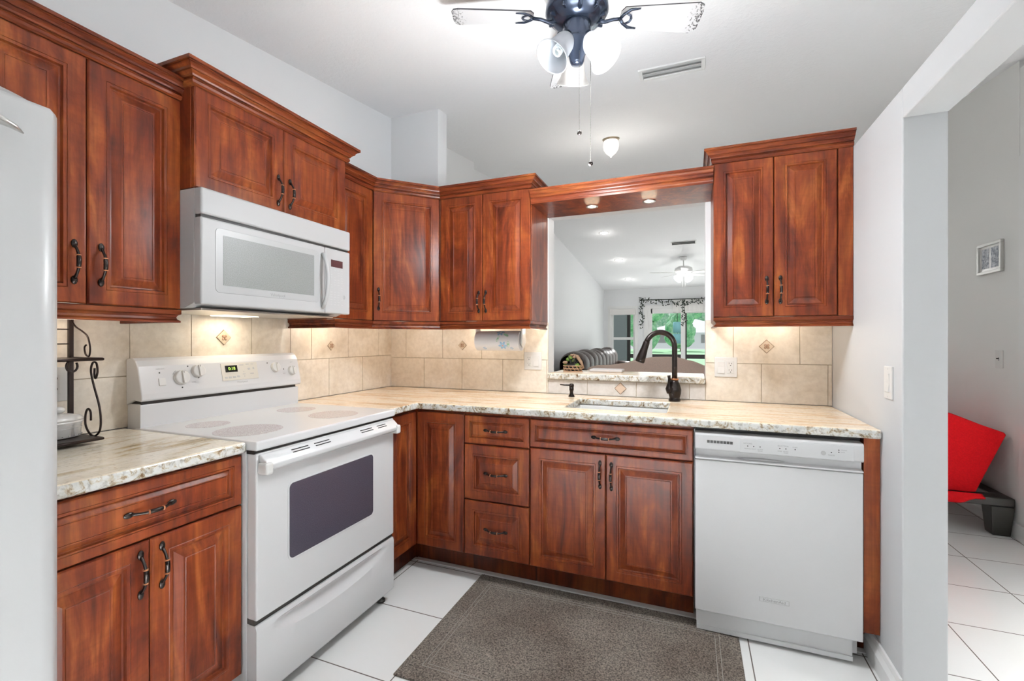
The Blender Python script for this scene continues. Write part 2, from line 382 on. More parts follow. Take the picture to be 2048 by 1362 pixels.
# ------------------------------------------------------------------ the setting
def ceil_z(y): return 2.865 + 0.126*y if y < 2.81 else 3.505 - 0.102*y
ST = dict(kind='structure')
W = 2.704
box1('floor', (-0.5, 8.0, -5.6, 9.5, -0.1, 0), 'floor', **ST)
mb = MB(); yy = [-5.6, 2.81, 9.5]
prof = [(y, ceil_z(y)) for y in yy] + [(y, ceil_z(y)+0.15) for y in reversed(yy)]
mb.prism(prof, (-0.5, 0, 0), (0, 1, 0), (0, 0, 1), (8.5, 0, 0)); obj('ceiling', mb, 'ceil', **ST)
def wall_y(name, x0, x1, ys, z0=0, m='wall', top=None):   # wall running along y with the vaulted top
    mb = MB(); pr = [(ys[0], z0), (ys[1], z0)] + [(y, (top if top else ceil_z(y)+0.03)) for y in ([ys[1], 2.81, ys[0]] if ys[0] < 2.81 < ys[1] and not top else [ys[1], ys[0]])]
    mb.prism(pr, (x0, 0, 0), (0, 1, 0), (0, 0, 1), (x1-x0, 0, 0)); return obj(name, mb, m, **ST)
wall_y('wall_left', -0.12, 0.0, (-5.6, 1.36))
wall_y('wall_living_left', -0.26, -0.12, (1.24, 9.5))
# kitchen back wall with the pass-through, full height only beside the left wall
mb = MB(); xs = [0, 0.393, 1.196, 2.11, 2.825]
for i in range(4):
    z = 2.033 if i == 2 else None
    top = ceil_z(0)+0.03 if i == 0 else 2.11
    if i == 2:
        mb.box(xs[i], xs[i+1], 0, 0.12, 0, 1.005); mb.box(xs[i], xs[i+1], 0, 0.12, 2.033, top)
    else: mb.box(xs[i], xs[i+1], 0, 0.12, 0, top)
obj('wall_back', mb, 'wall', **ST)
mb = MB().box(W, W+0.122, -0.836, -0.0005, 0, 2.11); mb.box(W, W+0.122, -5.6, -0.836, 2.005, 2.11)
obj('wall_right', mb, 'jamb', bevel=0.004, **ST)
# dining side wall and living room walls
wall_y('wall_dining', 3.946, 4.06, (1.055, 9.5), m='walld')
mb = MB(); Y = 9.32
def far_hole(x, z): return (0.035 < x < 0.70 and 0.42 < z < 2.06) or (0.98 < x < 2.86 and 0.0 < z < 2.04)
mb2 = MB(); fx = [-0.12, 0.035, 0.70, 0.98, 2.86, 3.95]; fz = [0, 0.42, 2.04, 2.06, 2.62]
for i in range(5):
    for j in range(4):
        if not far_hole((fx[i]+fx[i+1])/2, (fz[j]+fz[j+1])/2): mb2.box(fx[i], fx[i+1], Y, Y+0.14, fz[j], fz[j+1])
obj('wall_far', mb2, 'wall', **ST)
# rest of the shell behind and beside the camera
obj('wall_rear', MB().box(-0.12, 8.0, -5.7, -5.6, 0, 2.4), 'wall', **ST)
wall_y('wall_east', 7.9, 8.0, (-5.6, 1.2))
mb = MB().box(4.06, 8.0, 1.06, 1.16, 0, 3.05); obj('wall_entry', mb, 'wall', **ST)
def baseboard(name, pts, out, h=0.095, t=0.014):
    mb = MB(); pr = [(0, 0), (t, 0), (t, h*0.62), (t*0.55, h*0.8), (t*0.4, h), (0, h)]
    (x0, y0), (x1, y1) = pts; mb.prism(pr, (x0, y0, 0), out, (0, 0, 1), (x1-x0, y1-y0, 0)); return obj(name, mb, 'trimwhite', **ST)
baseboard('baseboard_right', ((W, -0.836), (W, -0.53)), (-1, 0, 0), 0.10, 0.02)
baseboard('baseboard_dining', ((3.946, 1.055), (3.946, 9.3)), (-1, 0, 0))
baseboard('baseboard_living', ((-0.12, 1.4), (-0.12, 9.3)), (1, 0, 0))
mb = MB().box(3.940, 4.08, 0.93, 1.055, 0.0, 2.40); obj('trim_1', mb, 'trimwhite', bevel=0.004, **ST)
mb = MB().box(3.95, 4.06, 0.94, 1.06, 2.40, 2.95); obj('wall_dining_head', mb, 'walld', **ST)
mb = MB().box(3.925, 4.08, 0.925, 1.056, 0, 0.1); obj('trim_2', mb, 'trimwhite', bevel=0.004, **ST)
# shoe strip of grout-coloured floor trim along the toe kicks
mb = MB().box(0.575, 2.70, -0.555, -0.521, 0, 0.004); obj('trim_3', mb, 'offwhite', **ST)

# backsplash tiles
def tiles(name, rows, origin, udir, ndir, holes=(), matname='tile'):
    mb = MB(); O = Vector(origin); U = Vector(udir); Nn = Vector(ndir); Z = Vector((0, 0, 1)); g = 0.0016
    us = [c[0] for r in rows for c in r]; ue = [c[1] for r in rows for c in r]; zs = [c[2] for r in rows for c in r]; ze = [c[3] for r in rows for c in r]
    q = 0.0055
    for r in rows:
        for (a, b, c, d) in r:
            for (t0, mi, gg) in ((q, 1, 0), (0.0095, 0, g)):
                lo, hi = (0, t0) if mi == 1 else (q-0.001, t0)
                P = lambda u, n, z: O + U*u + Nn*n + Z*z
                c8 = [P(a+gg, lo, c+gg), P(b-gg, lo, c+gg), P(b-gg, hi, c+gg), P(a+gg, hi, c+gg), P(a+gg, lo, d-gg), P(b-gg, lo, d-gg), P(b-gg, hi, d-gg), P(a+gg, hi, d-gg)]
                vs = [mb.bm.verts.new(p) for p in c8]
                for f in ((3, 2, 1, 0), (4, 5, 6, 7), (0, 1, 5, 4), (1, 2, 6, 5), (2, 3, 7, 6), (3, 0, 4, 7)):
                    ff = mb.bm.faces.new([vs[i] for i in f]); ff.material_index = mi
    return obj(name, mb, [matname, 'grout'], bevel=0.0008, seg=1, **ST)
def row(a, b, first, step, z0, z1):
    r = []; x = a; n = first
    while x < b-1e-4:
        e = min(n, b)
        if e - x > 0.004: r.append((x, e, z0, z1))
        x = e; n = e+step if e == n else e+step
    return r
ZB = 1.123
tiles('trim_4', [row(0, 1.196, 0.286, 0.3, 0.914, ZB), row(0, 1.196, 0.135, 0.3, ZB, 1.36)], (0, 0, 0), (1, 0, 0), (0, -1, 0))
tiles('trim_5', [row(2.11, W, 2.385, 0.3, 0.914, ZB), row(2.11, W, 2.25, 0.312, ZB, 1.36)], (0, 0, 0), (1, 0, 0), (0, -1, 0))
tiles('trim_6', [row(1.196, 2.11, 1.446, 0.29, 0.914, 1.004)], (0, 0, 0), (1, 0, 0), (0, -1, 0), matname='tile_pale')
tiles('trim_7', [row(-2.26, -1.663, -2.15, 0.3, 0.914, 1.112), row(-2.26, -1.663, -2.2, 0.2685, 1.112, 1.36),
                 [(-1.663, -1.429, 0.914, ZB), (-1.429, -1.137, 0.914, ZB), (-1.137, -0.903, 0.914, ZB)],
                 [(-1.663, -1.429, ZB, 1.42), (-1.429, -1.137, ZB, 1.42), (-1.137, -0.903, ZB, 1.42)],
                 row(-0.903, -0.0, -0.62, 0.3, 0.914, 1.14), row(-0.903, -0.0, -0.755, 0.3, 1.14, 1.36)], (0, 0, 0), (0, 1, 0), (1, 0, 0))
# diamond accent tiles set into the backsplash
def diamond(loc, rz, label, r=0.030, m='accent_pale', relief=True):
    t = tag(obj('accent_tile', (lambda mb: (mb.prism([(0, -r), (r, 0), (0, r), (-r, 0)], (0, 0, 0), (1, 0, 0), (0, 0, 1), (0, -0.006, 0)), mb)[1])(MB()), m, loc=loc, rot=(0, 0, rz), bevel=0.002), label, 'accent tile', 'diamond accent tiles in the backsplash')
    if relief:
        mb = MB()
        for k in range(4):
            a = k*PI/2+PI/4; mb.ell((math.cos(a)*0.0095, -0.0065, math.sin(a)*0.0095), (0.0065, 0.004, 0.0065), 8)
        mb.ell((0, -0.009, 0), (0.004, 0.003, 0.004), 8)
        obj('flower_relief', mb, 'relief', t)
    obj('grout_edge', MB().prism([(0, -r*1.09), (r*1.09, 0), (0, r*1.09), (-r*1.09, 0)], (0, 0, 0), (1, 0, 0), (0, 0, 1), (0, -0.0012, 0)), 'accent_edge', t)
    return t
diamond((0.590, -0.0095, 1.213), 0, 'small cream diamond tile on the back wall left of the paper towels')
diamond((2.409, -0.0095, 1.216), 0, 'small cream diamond tile under the right-hand wall cabinet', 0.034)
diamond((1.645, -0.0095, 0.962), 0, 'pinkish plain diamond tile low behind the sink', 0.033, 'accent', False)
diamond((0.0095, -1.283, 1.263), PI/2, 'small cream diamond tile above the white range', 0.034)
diamond((0.0095, -0.605, 1.215), PI/2, 'small cream diamond tile on the left wall between range and corner', 0.027)

# ------------------------------------------------------------------ cabinets
def handle(parent, c, vertical=True, Ln=0.12, name='handle'):
    """flared bar pull, centre c on the face; local -y points out of the face"""
    mb = MB(); n = 17; path = []; rad = []
    for i in range(n):
        t = -1 + 2*i/(n-1); u = t*Ln*0.43; arch = (1-abs(t)**2.4)*0.026
        path.append((0, -arch-0.001, u)); a = abs(t)
        rad.append(0.0062 - 0.0012*a if a < 0.34 else (0.0038 if a < 0.8 else 0.0045))
    mb.tube(path, rad, 10)
    for s_ in (-1, 1):
        mb.ell((0, -0.003, s_*Ln*0.45), (0.0085, 0.0042, 0.0135), 10)
        for t in (0.36,):
            a = (1-t**2.4)*0.026; z = s_*t*Ln*0.43
            mb.tube([(0, -a-0.001, z-0.0016), (0, -a-0.001, z+0.0016)], 0.0068, 10, 1)
    o = obj(name, mb, ['bronze', 'copper'], parent, smooth=True)
    o.location = c
    if not vertical: o.rotation_euler = (0, PI/2, 0)
    return o
def panel_mesh(w, h, t=0.019, s=None, m=0):
    """raised panel slab in x 0..w, z 0..h, back at y=0, front at y=-t, milled by nested rings"""
    if s is None: s = min(1.0, min(w, h)/0.27)
    rings = [(0.0, -t+0.005), (0.0035, -t+0.0004), (0.006, -t), (0.046*s, -t), (0.047*s, -t+0.0014), (0.0485*s, -t), (0.056*s, -t), (0.0595*s, -t+0.0085), (0.064*s, -t+0.0090), (0.086*s, -t+0.0008), (0.0875*s, -t+0.0004), (0.092*s, -t+0.0004), (0.0932*s, -t+0.0016), (0.0945*s, -t+0.0004)]
    mb = MB(); loops = [[(0, 0, 0), (w, 0, 0), (w, 0, h), (0, 0, h)]]
    for i, y in rings: loops.append([(i, y, i), (w-i, y, i), (w-i, y, h-i), (i, y, h-i)])
    vs = mb.grid(loops, 0, False, False, True); mb.bm.faces.new(vs[-1]); mb.bm.faces.new(list(reversed(vs[0])))
    return mb
def front(parent, name, x0, x1, z0, z1, y, hnd=None, m='wood'):
    g = 0.0012
    d = obj(name, panel_mesh(x1-x0-2*g, z1-z0-2*g), m, parent, loc=(x0+g, y, z0+g))
    if hnd:
        hx, hz, vert = hnd
        handle(d, (hx-x0-g, -0.019, hz-z0-g), vert)
    return d
CROWN = [(-0.022, 0), (0.004, 0), (0.0095, 0.005), (0.0115, 0.012), (0.0095, 0.018), (0.006, 0.0205), (0.006, 0.023), (0.0125, 0.023), (0.0145, 0.028), (0.0215, 0.0345), (0.0215, 0.037), (0.0265, 0.037), (0.028, 0.043), (0.0345, 0.050), (0.038, 0.0515), (0.038, 0.055), (0.0435, 0.055), (0.0435, 0.0655), (-0.022, 0.0655)]
CROWN_BIG = [(p[0]*1.12 if p[0] > 0 else p[0], p[1]*1.12) for p in CROWN]
RAIL = [(-0.018, 0), (0.001, 0), (0.001, -0.015), (-0.006, -0.019), (-0.010, -0.026), (-0.008, -0.033), (-0.0005, -0.039), (-0.0005, -0.045), (-0.018, -0.045)]
def sweep(mb, prof, path, z, segs=None, mi=0):
    """mitred sweep; outward is to the RIGHT of the travel direction"""
    P = [Vector((p[0], p[1])) for p in path]; n = len(P); offs = []
    for i in range(n):
        ns = []
        if i > 0: d = (P[i]-P[i-1]).normalized(); ns.append(Vector((d.y, -d.x)))
        if i < n-1: d = (P[i+1]-P[i]).normalized(); ns.append(Vector((d.y, -d.x)))
        if len(ns) == 2:
            b = (ns[0]+ns[1]).normalized(); b = b / b.dot(ns[0])
        else: b = ns[0]
        offs.append(b)
    for i in range(n-1):
        if segs is not None and i not in segs: continue
        a = [mb.bm.verts.new((P[i].x+offs[i].x*o, P[i].y+offs[i].y*o, z+h)) for o, h in prof]
        b = [mb.bm.verts.new((P[i+1].x+offs[i+1].x*o, P[i+1].y+offs[i+1].y*o, z+h)) for o, h in prof]
        k = len(prof)
        f = mb.bm.faces.new(a); f.material_index = mi; f = mb.bm.faces.new(list(reversed(b))); f.material_index = mi
        for j in range(k):
            f = mb.bm.faces.new([a[j], b[j], b[(j+1) % k], a[(j+1) % k]]); f.material_index = mi
    return mb
def relw(root, pts):
    """world xy points -> local of a root rotated by rz"""
    c, s = math.cos(-root.rotation_euler[2]), math.sin(-root.rotation_euler[2]); r = []
    for x, y in pts:
        dx, dy = x-root.location[0], y-root.location[1]; r.append((dx*c-dy*s, dx*s+dy*c))
    return r
RZ = PI/2      # cabinets of the left wall are turned so that their front (-y) faces +x

def upper(name, label, loc, rz, w, z0, z1, dep, doors, group='cherry wall cabinets'):
    t = thing(name, label, 'cabinet', loc, rz, group)
    box1('body', (0.0005, w-0.0005, -dep+0.020, -0.001, z0, z1), 'wood_side', t, bevel=0.001)
    for (a, b, h) in doors: front(t, 'door', a, b, z0+0.001, z1-0.004, -dep+0.019+0.0002, h)
    return t
# left of the microwave (runs behind the fridge)
c1 = upper('wall_cabinet', 'two-door cherry wall cabinet at far left between refrigerator and microwave', (0, -2.223, 0), RZ, 0.546, 1.36, 2.115, 0.335,
           [(0, 0.273, (0.273-0.033, 1.485, True)), (0.273, 0.546, (0.273+0.033, 1.485, True))])
p = relw(c1, [(0.335, -2.60), (0.335, -1.679)])
obj('crown_molding', sweep(MB(), CROWN, [(p[0][0]+0.3, p[0][1]), p[1]], 2.108), 'wood_h', c1)
obj('light_rail', sweep(MB(), RAIL, relw(c1, [(0.335, -2.222), (0.335, -1.679), (0.012, -1.679)]), 1.359), 'wood_h', c1)
# above the microwave
c2 = upper('wall_cabinet', 'short deep two-door cherry cabinet above the white microwave', (0, -1.682, 0), RZ, 0.757, 1.792, 2.160, 0.41,
           [(0.002, 0.379, (0.379-0.030, 1.885, True)), (0.379, 0.755, (0.379+0.030, 1.885, True))])
obj('crown_molding', sweep(MB(), CROWN_BIG, relw(c2, [(0.002, -1.683), (0.41, -1.683), (0.41, -0.924), (0.002, -0.924)]), 2.150), 'wood_h', c2)
# run into the corner
RUN = [(0.335, -0.922), (0.335, -0.623), (0.607, -0.335), (1.192, -0.335), (1.192, -0.002)]
c3 = upper('wall_cabinet', 'narrow single-door cherry wall cabinet right of the microwave', (0, -0.923, 0), RZ, 0.300, 1.36, 2.115, 0.335,
           [(0.0, 0.300, None)])
obj('crown_molding', sweep(MB(), CROWN, relw(c3, RUN), 2.108, [0]), 'wood_h', c3)
obj('light_rail', sweep(MB(), RAIL, relw(c3, [(0.012, -0.922)] + RUN), 1.359, [0, 1]), 'wood_h', c3)
# diagonal corner
t = thing('corner_wall_cabinet', 'diagonal corner cherry wall cabinet with one wide door', 'cabinet', (0, 0, 0), 0, 'cherry wall cabinets')
mb = MB(); pts = [(0.001, -0.001), (0.001, -0.622), (0.315, -0.622), (0.322, -0.609), (0.593, -0.322), (0.606, -0.315), (0.606, -0.001)]
mb.prism(pts, (0, 0, 1.36), (1, 0, 0), (0, 1, 0), (0, 0, 0.755)); obj('body', mb, 'wood_side', t)
dl = math.hypot(0.607-0.335, 0.288); da = math.atan2(0.288, 0.272)
d = obj('door', panel_mesh(dl-0.006, 0.749), 'wood', t, loc=(0.335+0.003*math.cos(da)-0.019*math.sin(da)*1.0, -0.623+0.003*math.sin(da)+0.019*math.cos(da), 1.362), rot=(0, 0, da))
handle(d, (0.028, -0.019, 0.125), True)
obj('crown_molding', sweep(MB(), CROWN, RUN, 2.108, [1]), 'wood_h', t); obj('light_rail', sweep(MB(), RAIL, RUN, 1.359, [1]), 'wood_h', t)
# back wall left of the pass-through
c5 = upper('wall_cabinet', 'two-door cherry wall cabinet on the back wall left of the pass-through', (0.607, 0, 0), 0, 0.585, 1.36, 2.115, 0.335,
           [(0.0, 0.285, (0.285-0.022, 1.475, True)), (0.285, 0.583, (0.285+0.024, 1.475, True))])
obj('crown_molding', sweep(MB(), CROWN, relw(c5, RUN), 2.108, [2, 3]), 'wood_h', c5); obj('light_rail', sweep(MB(), RAIL, relw(c5, RUN), 1.359, [2, 3]), 'wood_h', c5)
# right of the pass-through
c6 = upper('wall_cabinet', 'two-door cherry wall cabinet on the back wall right of the pass-through', (2.137, 0, 0), 0, 0.566, 1.36, 2.115, 0.335,
           [(0.0, 0.259, (0.259-0.030, 1.485, True)), (0.259, 0.509, (0.259+0.026, 1.485, True))])
box1('filler_strip', (0.511, 0.5655, -0.335, -0.001, 1.36, 2.115), 'wood', c6, bevel=0.001)
R2 = [(2.138, -0.002), (2.138, -0.335), (2.7035, -0.335)]
obj('crown_molding', sweep(MB(), CROWN, relw(c6, R2), 2.108), 'wood_h', c6); obj('light_rail', sweep(MB(), RAIL, relw(c6, R2), 1.359), 'wood_h', c6)
# valance bridge
t = thing('light_valance', 'cherry light bridge with crown over the pass-through between two cabinets', 'valance', (1.2385, 0, 2.02))
box1('soffit_board', (-0.045, 0.898, -0.330, -0.002, 0, 0.016), 'wood_side', t, bevel=0.001)
obj('crown_molding', sweep(MB(), [(-0.02, -0.006), (0.002, -0.006), (0.004, 0.004)] + [(a*0.75, 0.004+b) for a, b in CROWN[2:-1]] + [(-0.02, 0.0695)], [(-0.045, -0.330), (0.898, -0.330)], 0.004), 'wood_h', t)
def puck(loc, label, grp, r=0.034, power=1.2, col=(1, 0.80, 0.55)):
    t = thing('puck_light', label, 'light', loc, 0, grp)
    obj('trim_ring', MB().lathe([(r*0.72, -0.002), (r, -0.004), (r*1.05, 0), (r*0.72, 0.0)], 20, cap=False), 'chrome', t, smooth=True)
    obj('lens', MB().lathe([(0.0005, -0.0035), (r*0.6, -0.003), (r*0.73, -0.001), (r*0.73, 0.0)], 20), 'puck', t, smooth=True)
    power *= 0.72
    l = point('puck_lamp', (loc[0], loc[1], loc[2]-0.035), power, col, 0.045)
    return t
puck((1.504, -0.152, 2.0195), 'left of the two round recessed lights under the cherry bridge', 'recessed lights in the bridge', power=0.35)
puck((1.819, -0.139, 2.0195), 'right of the two round recessed lights under the cherry bridge', 'recessed lights in the bridge', power=0.35)
UC = 'under-cabinet puck lights'
for (x, y, lb, pw) in [(0.15, -1.93, 'warm puck light under the far left wall cabinet', 1.1), (0.15, -0.72, 'warm puck light under the narrow cabinet right of the microwave', 1.5), (0.26, -0.26, 'warm puck light under the diagonal corner cabinet', 1.1),
                   (0.74, -0.15, 'warm puck light under the back cabinet left of the paper towels', 1.2), (1.155, -0.12, 'warm puck light under the back cabinet right of the paper towels', 0.7),
                   (2.26, -0.13, 'warm puck light under the right cabinet, left one', 0.8), (2.47, -0.13, 'warm puck light under the right cabinet, right one', 0.8)]:
    puck((x, y, 1.3595), lb, UC, 0.028, pw, (1, 0.88, 0.72))

# base cabinets
def base_body(t, x0, x1, dep=0.642, z0=0.13, z1=0.878, toe=0.525, m='gap'):
    mb = MB().box(x0, x1, -dep+0.0195, -0.002, z0, z1, 0); obj('body', mb, 'wood_side', t)
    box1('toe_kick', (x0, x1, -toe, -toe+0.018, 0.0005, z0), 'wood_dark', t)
BG = 'cherry base cabinets'
t = thing('base_cabinet', 'cherry base cabinet with one drawer and two doors left of the range', 'cabinet', (0, -2.233, 0), RZ, BG)
base_body(t, 0, 0.555)
front(t, 'drawer', 0, 0.557, 0.703, 0.868, -0.623, (0.279, 0.785, False))
front(t, 'door', 0, 0.279, 0.135, 0.701, -0.623, (0.279-0.026, 0.613, True)); front(t, 'door', 0.279, 0.557, 0.135, 0.701, -0.623, (0.279+0.028, 0.616, True))
t = thing('corner_base_cabinet', 'cherry corner base cabinet with folding door pair right of the range', 'cabinet', (0, 0, 0), 0, BG)
mb = MB(); mb.prism([(0.002, -0.002), (0.002, -0.915), (0.622, -0.915), (0.622, -0.622), (0.930, -0.622), (0.930, -0.002)], (0, 0, 0.13), (1, 0, 0), (0, 1, 0), (0, 0, 0.748)); obj('body', mb, 'wood_side', t)
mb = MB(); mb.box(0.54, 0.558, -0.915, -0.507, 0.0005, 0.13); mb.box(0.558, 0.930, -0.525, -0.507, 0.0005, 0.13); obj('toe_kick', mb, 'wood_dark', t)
d = obj('door', panel_mesh(0.929-0.644, 0.726), 'wood', t, loc=(0.645, -0.623, 0.137))
d = obj('door', panel_mesh(0.270, 0.726), 'wood', t, loc=(0.623, -0.914, 0.137), rot=(0, 0, PI/2))
t = thing('drawer_cabinet', 'narrow cherry base cabinet with three stacked drawers', 'cabinet', (0.932, 0, 0), 0, BG)
base_body(t, 0, 0.361)
front(t, 'drawer', 0, 0.361, 0.713, 0.862, -0.623, (0.180, 0.788, False)); front(t, 'drawer', 0, 0.361, 0.423, 0.710, -0.623, (0.180, 0.567, False)); front(t, 'drawer', 0, 0.361, 0.137, 0.420, -0.623, (0.180, 0.280, False))
t = thing('sink_base_cabinet', 'wide cherry base cabinet under the sink with false drawer and two doors', 'cabinet', (1.295, 0, 0), 0, BG)
mb = MB().box(0, 0.018, -0.6225, -0.002, 0.13, 0.878); mb.box(0.733, 0.751, -0.6225, -0.002, 0.13, 0.878); mb.box(0.018, 0.733, -0.6225, -0.002, 0.13, 0.15); mb.box(0.018, 0.733, -0.6225, -0.60, 0.15, 0.878)
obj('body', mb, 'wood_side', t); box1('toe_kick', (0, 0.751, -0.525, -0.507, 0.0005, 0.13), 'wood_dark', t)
front(t, 'false_drawer', 0, 0.751, 0.724, 0.862, -0.623, (0.372, 0.797, False))
front(t, 'door', 0, 0.373, 0.137, 0.721, -0.623, (0.373-0.026, 0.625, True)); front(t, 'door', 0.373, 0.751, 0.137, 0.721, -0.623, (0.373+0.026, 0.622, True))
t = tag(box1('end_panel', (2.652, 2.7035, -0.642, -0.002, 0.13, 0.8775), 'wood', bevel=0.001), 'narrow upright cherry filler panel between dishwasher and right wall', 'cabinet panel')
box1('toe_kick', (2.652, 2.7035, -0.525, -0.507, 0.0005, 0.13), 'wood_dark', t)

# ------------------------------------------------------------------ countertops
SX0, SX1, SY0, SY1 = 1.440, 1.928, -0.540, -0.165
mb = MB(); mb.cells([0.011, 0.667, SX0, SX1, 2.7025], [-0.917, -0.667, SY0, SY1, -0.011], lambda x, y: not (x > 0.667 and y < -0.667) and not (SX0 < x < SX1 and SY0 < y < SY1), 0.8785, 0.914)
o = tag(obj('countertop', mb, ['granite', 'granite_e'], bevel=0.009, seg=4), 'long L-shaped speckled granite countertop with the sink cutout', 'countertop', 'granite counters')
mb = MB().cells([0.011, 0.667], [-2.234, -1.680], lambda x, y: True, 0.8785, 0.914)
tag(obj('countertop', mb, ['granite_y', 'granite_e'], bevel=0.009, seg=4), 'short granite countertop between refrigerator and range', 'countertop', 'granite counters')
mb = MB().cells([1.1975, 2.1085], [-0.032, 0.30], lambda x, y: True, 1.0055, 1.043)
tag(obj('pass_through_ledge', mb, ['granite', 'granite_e'], bevel=0.008, seg=4), 'raised granite ledge lying in the pass-through behind the sink', 'ledge')
# sink
t = thing('sink', 'white undermount rectangular sink in the granite counter', 'sink', ((SX0+SX1)/2, (SY0+SY1)/2, 0.72))
a, b = (SX1-SX0)/2+0.004, (SY1-SY0)/2+0.004; mb = MB()
lo = []
for (ins, z) in ((-0.02, 0.158), (0, 0.158), (0.002, 0.03), (0.02, 0.008), (0.05, 0.0)): lo.append([(-a+ins, -b+ins, z), (a-ins, -b+ins, z), (a-ins, b-ins, z), (-a+ins, b-ins, z)])
vs = mb.grid(lo, 0, False, False, True); mb.bm.faces.new(vs[-1])
o = obj('basin', mb, 'ceramic', t, bevel=0.01, seg=3); sm = o.modifiers.new('s', 'SOLIDIFY'); sm.thickness = 0.006; sm.offset = -1
obj('overflow_ring', MB().tube([(0.016*math.cos(q), b-0.004, 0.125+0.010*math.sin(q)) for q in [PI*(1+i/10) for i in range(11)]], 0.0022, 8), 'chrome', t)
obj('drain', MB().lathe([(0.03, 0.001), (0.04, 0.003), (0.04, 0.0)], 20), 'chrome', t)
# faucet
t = thing('faucet', 'oil-rubbed bronze gooseneck kitchen faucet behind the sink', 'faucet', (1.951, -0.105, 0.914))
obj('base', MB().lathe([(0.031, 0), (0.031, 0.012), (0.028, 0.016), (0.028, 0.022), (0.034, 0.045), (0.035, 0.065), (0.029, 0.088), (0.022, 0.105), (0.019, 0.118)], 24), 'bronze', t, smooth=True)
obj('collar', MB().lathe([(0.018, 0.116), (0.022, 0.118), (0.022, 0.124), (0.019, 0.126)], 24), 'copper', t, smooth=True)
pth = [(0, 0, 0.12), (0, 0, 0.20), (0, 0, 0.30)]; dx, dy = -0.93, -0.37
R_ = 0.079
for i in range(1, 17):
    q = PI*i/16*0.92; d_ = R_*(1-math.cos(q)); pth.append((dx*d_, dy*d_, 0.30+R_*math.sin(q)))
obj('spout', MB().tube(pth, [0.0145]*len(pth), 14), 'bronze', t, smooth=True)
e = Vector(pth[-1]); dr = (Vector(pth[-1])-Vector(pth[-2])).normalized()
ps = [e + dr*k for k in (-0.01, 0.0, 0.03, 0.075, 0.105, 0.112)]
obj('spray_head', MB().tube(ps, [0.0165, 0.0175, 0.0185, 0.024, 0.026, 0.022], 16), 'bronze', t, smooth=True)
obj('lever', MB().tube([(-0.022, -0.01, 0.05), (-0.03, -0.014, 0.07), (-0.028, -0.014, 0.10), (-0.027, -0.013, 0.125), (-0.029, -0.013, 0.142)], [0.02, 0.018, 0.0085, 0.007, 0.009], 12), 'bronze', t, smooth=True)
t = thing('soap_dispenser', 'small bronze soap pump on the counter left of the sink', 'soap dispenser', (1.375, -0.12, 0.914))
obj('base', MB().lathe([(0.019, 0), (0.019, 0.004), (0.013, 0.012), (0.011, 0.022), (0.011, 0.034), (0.0135, 0.038), (0.0135, 0.058)], 20), 'bronze', t, smooth=True)
obj('pump_head', MB().lathe([(0.0135, 0.058), (0.015, 0.062), (0.0145, 0.072), (0.010, 0.077)], 20), 'bronze', t, smooth=True)
obj('nozzle', MB().tube([(0, 0, 0.068), (-0.04, -0.008, 0.068), (-0.066, -0.014, 0.071)], [0.005, 0.0045, 0.004], 10), 'bronze', t, smooth=True)

# ------------------------------------------------------------------ dishwasher
t = thing('dishwasher', 'white built-in dishwasher between sink cabinet and right wall', 'dishwasher', (2.052, 0, 0))
w_ = 0.594
box1('body', (0.004, w_-0.004, -0.60, -0.03, 0.02, 0.865), 'white2', t)
box1('door', (0, w_, -0.660, -0.60, 0.100, 0.742), 'white', t, bevel=0.003)
mb = MB(); mb.prism([(-0.60, 0.742), (-0.652, 0.742), (-0.664, 0.746), (-0.664, 0.752), (-0.640, 0.756), (-0.638, 0.782), (-0.662, 0.786), (-0.668, 0.792), (-0.668, 0.850), (-0.660, 0.857), (-0.60, 0.860)], (0, 0, 0), (0, 1, 0), (0, 0, 1), (w_, 0, 0))
cp = obj('control_panel', mb, 'white', t, bevel=0.002)
o = box1('control_inset', (0.172, 0.562, -0.6695, -0.667, 0.790, 0.846), 'white2', cp, bevel=0.0008)
mb = MB()
for k in range(8): mb.box(0.047+k*0.0125, 0.0575+k*0.0125, -0.6692, -0.667, 0.818, 0.829)
obj('vent', mb, 'dark', cp)
for x, z in [(x, 0.817) for x in (0.200, 0.222, 0.245, 0.315, 0.336, 0.368, 0.489)] + [(0.513, 0.828), (0.513, 0.820)]:
    obj('indicator', MB().disc((x, -0.6695, z), 0.0022, (0, -1, 0), 10), 'dark', cp)
for i, (s_, x, z, sz) in enumerate([('OPTIONS', 0.200, 0.827, 0.0075), ('NORMAL', 0.200, 0.806, 0.006), ('HEAVY', 0.222, 0.806, 0.006), ('HI TEMP', 0.245, 0.806, 0.0055), ('SCRUB', 0.245, 0.800, 0.0055), ('SELECTION', 0.326, 0.827, 0.0075), ('RINSE', 0.315, 0.806, 0.006), ('QUICK', 0.336, 0.806, 0.006), ('WASH', 0.336, 0.800, 0.0055), ('START', 0.368, 0.825, 0.006), ('CANCEL', 0.489, 0.806, 0.006), ('CLEAN', 0.530, 0.828, 0.006), ('LOCK', 0.526, 0.820, 0.005)]):
    text('lettering', s_, sz, cp, (x, -0.6697, z), (PI/2, 0, 0), 'grey', 0.0002)
obj('start_button', MB().disc((0.463, -0.6695, 0.812), 0.0085, (0, -1, 0), 18, t=0.001), 'greyl', cp)
obj('handle_recess', MB().ell((w_*0.42, -0.640, 0.758), (0.09, 0.012, 0.006), 16), 'greyl', cp)
bd = box1('badge', (0.243, 0.350, -0.6612, -0.659, 0.186, 0.206), 'greyl', t, bevel=0.001)
box1('badge_face', (0.2455, 0.3475, -0.6616, -0.6600, 0.1885, 0.2035), 'white2', bd)
text('lettering', 'KitchenAid', 0.0155, bd, (0.2965, -0.6619, 0.1955), (PI/2, 0, 0), 'grey', 0.0002, 1.15)
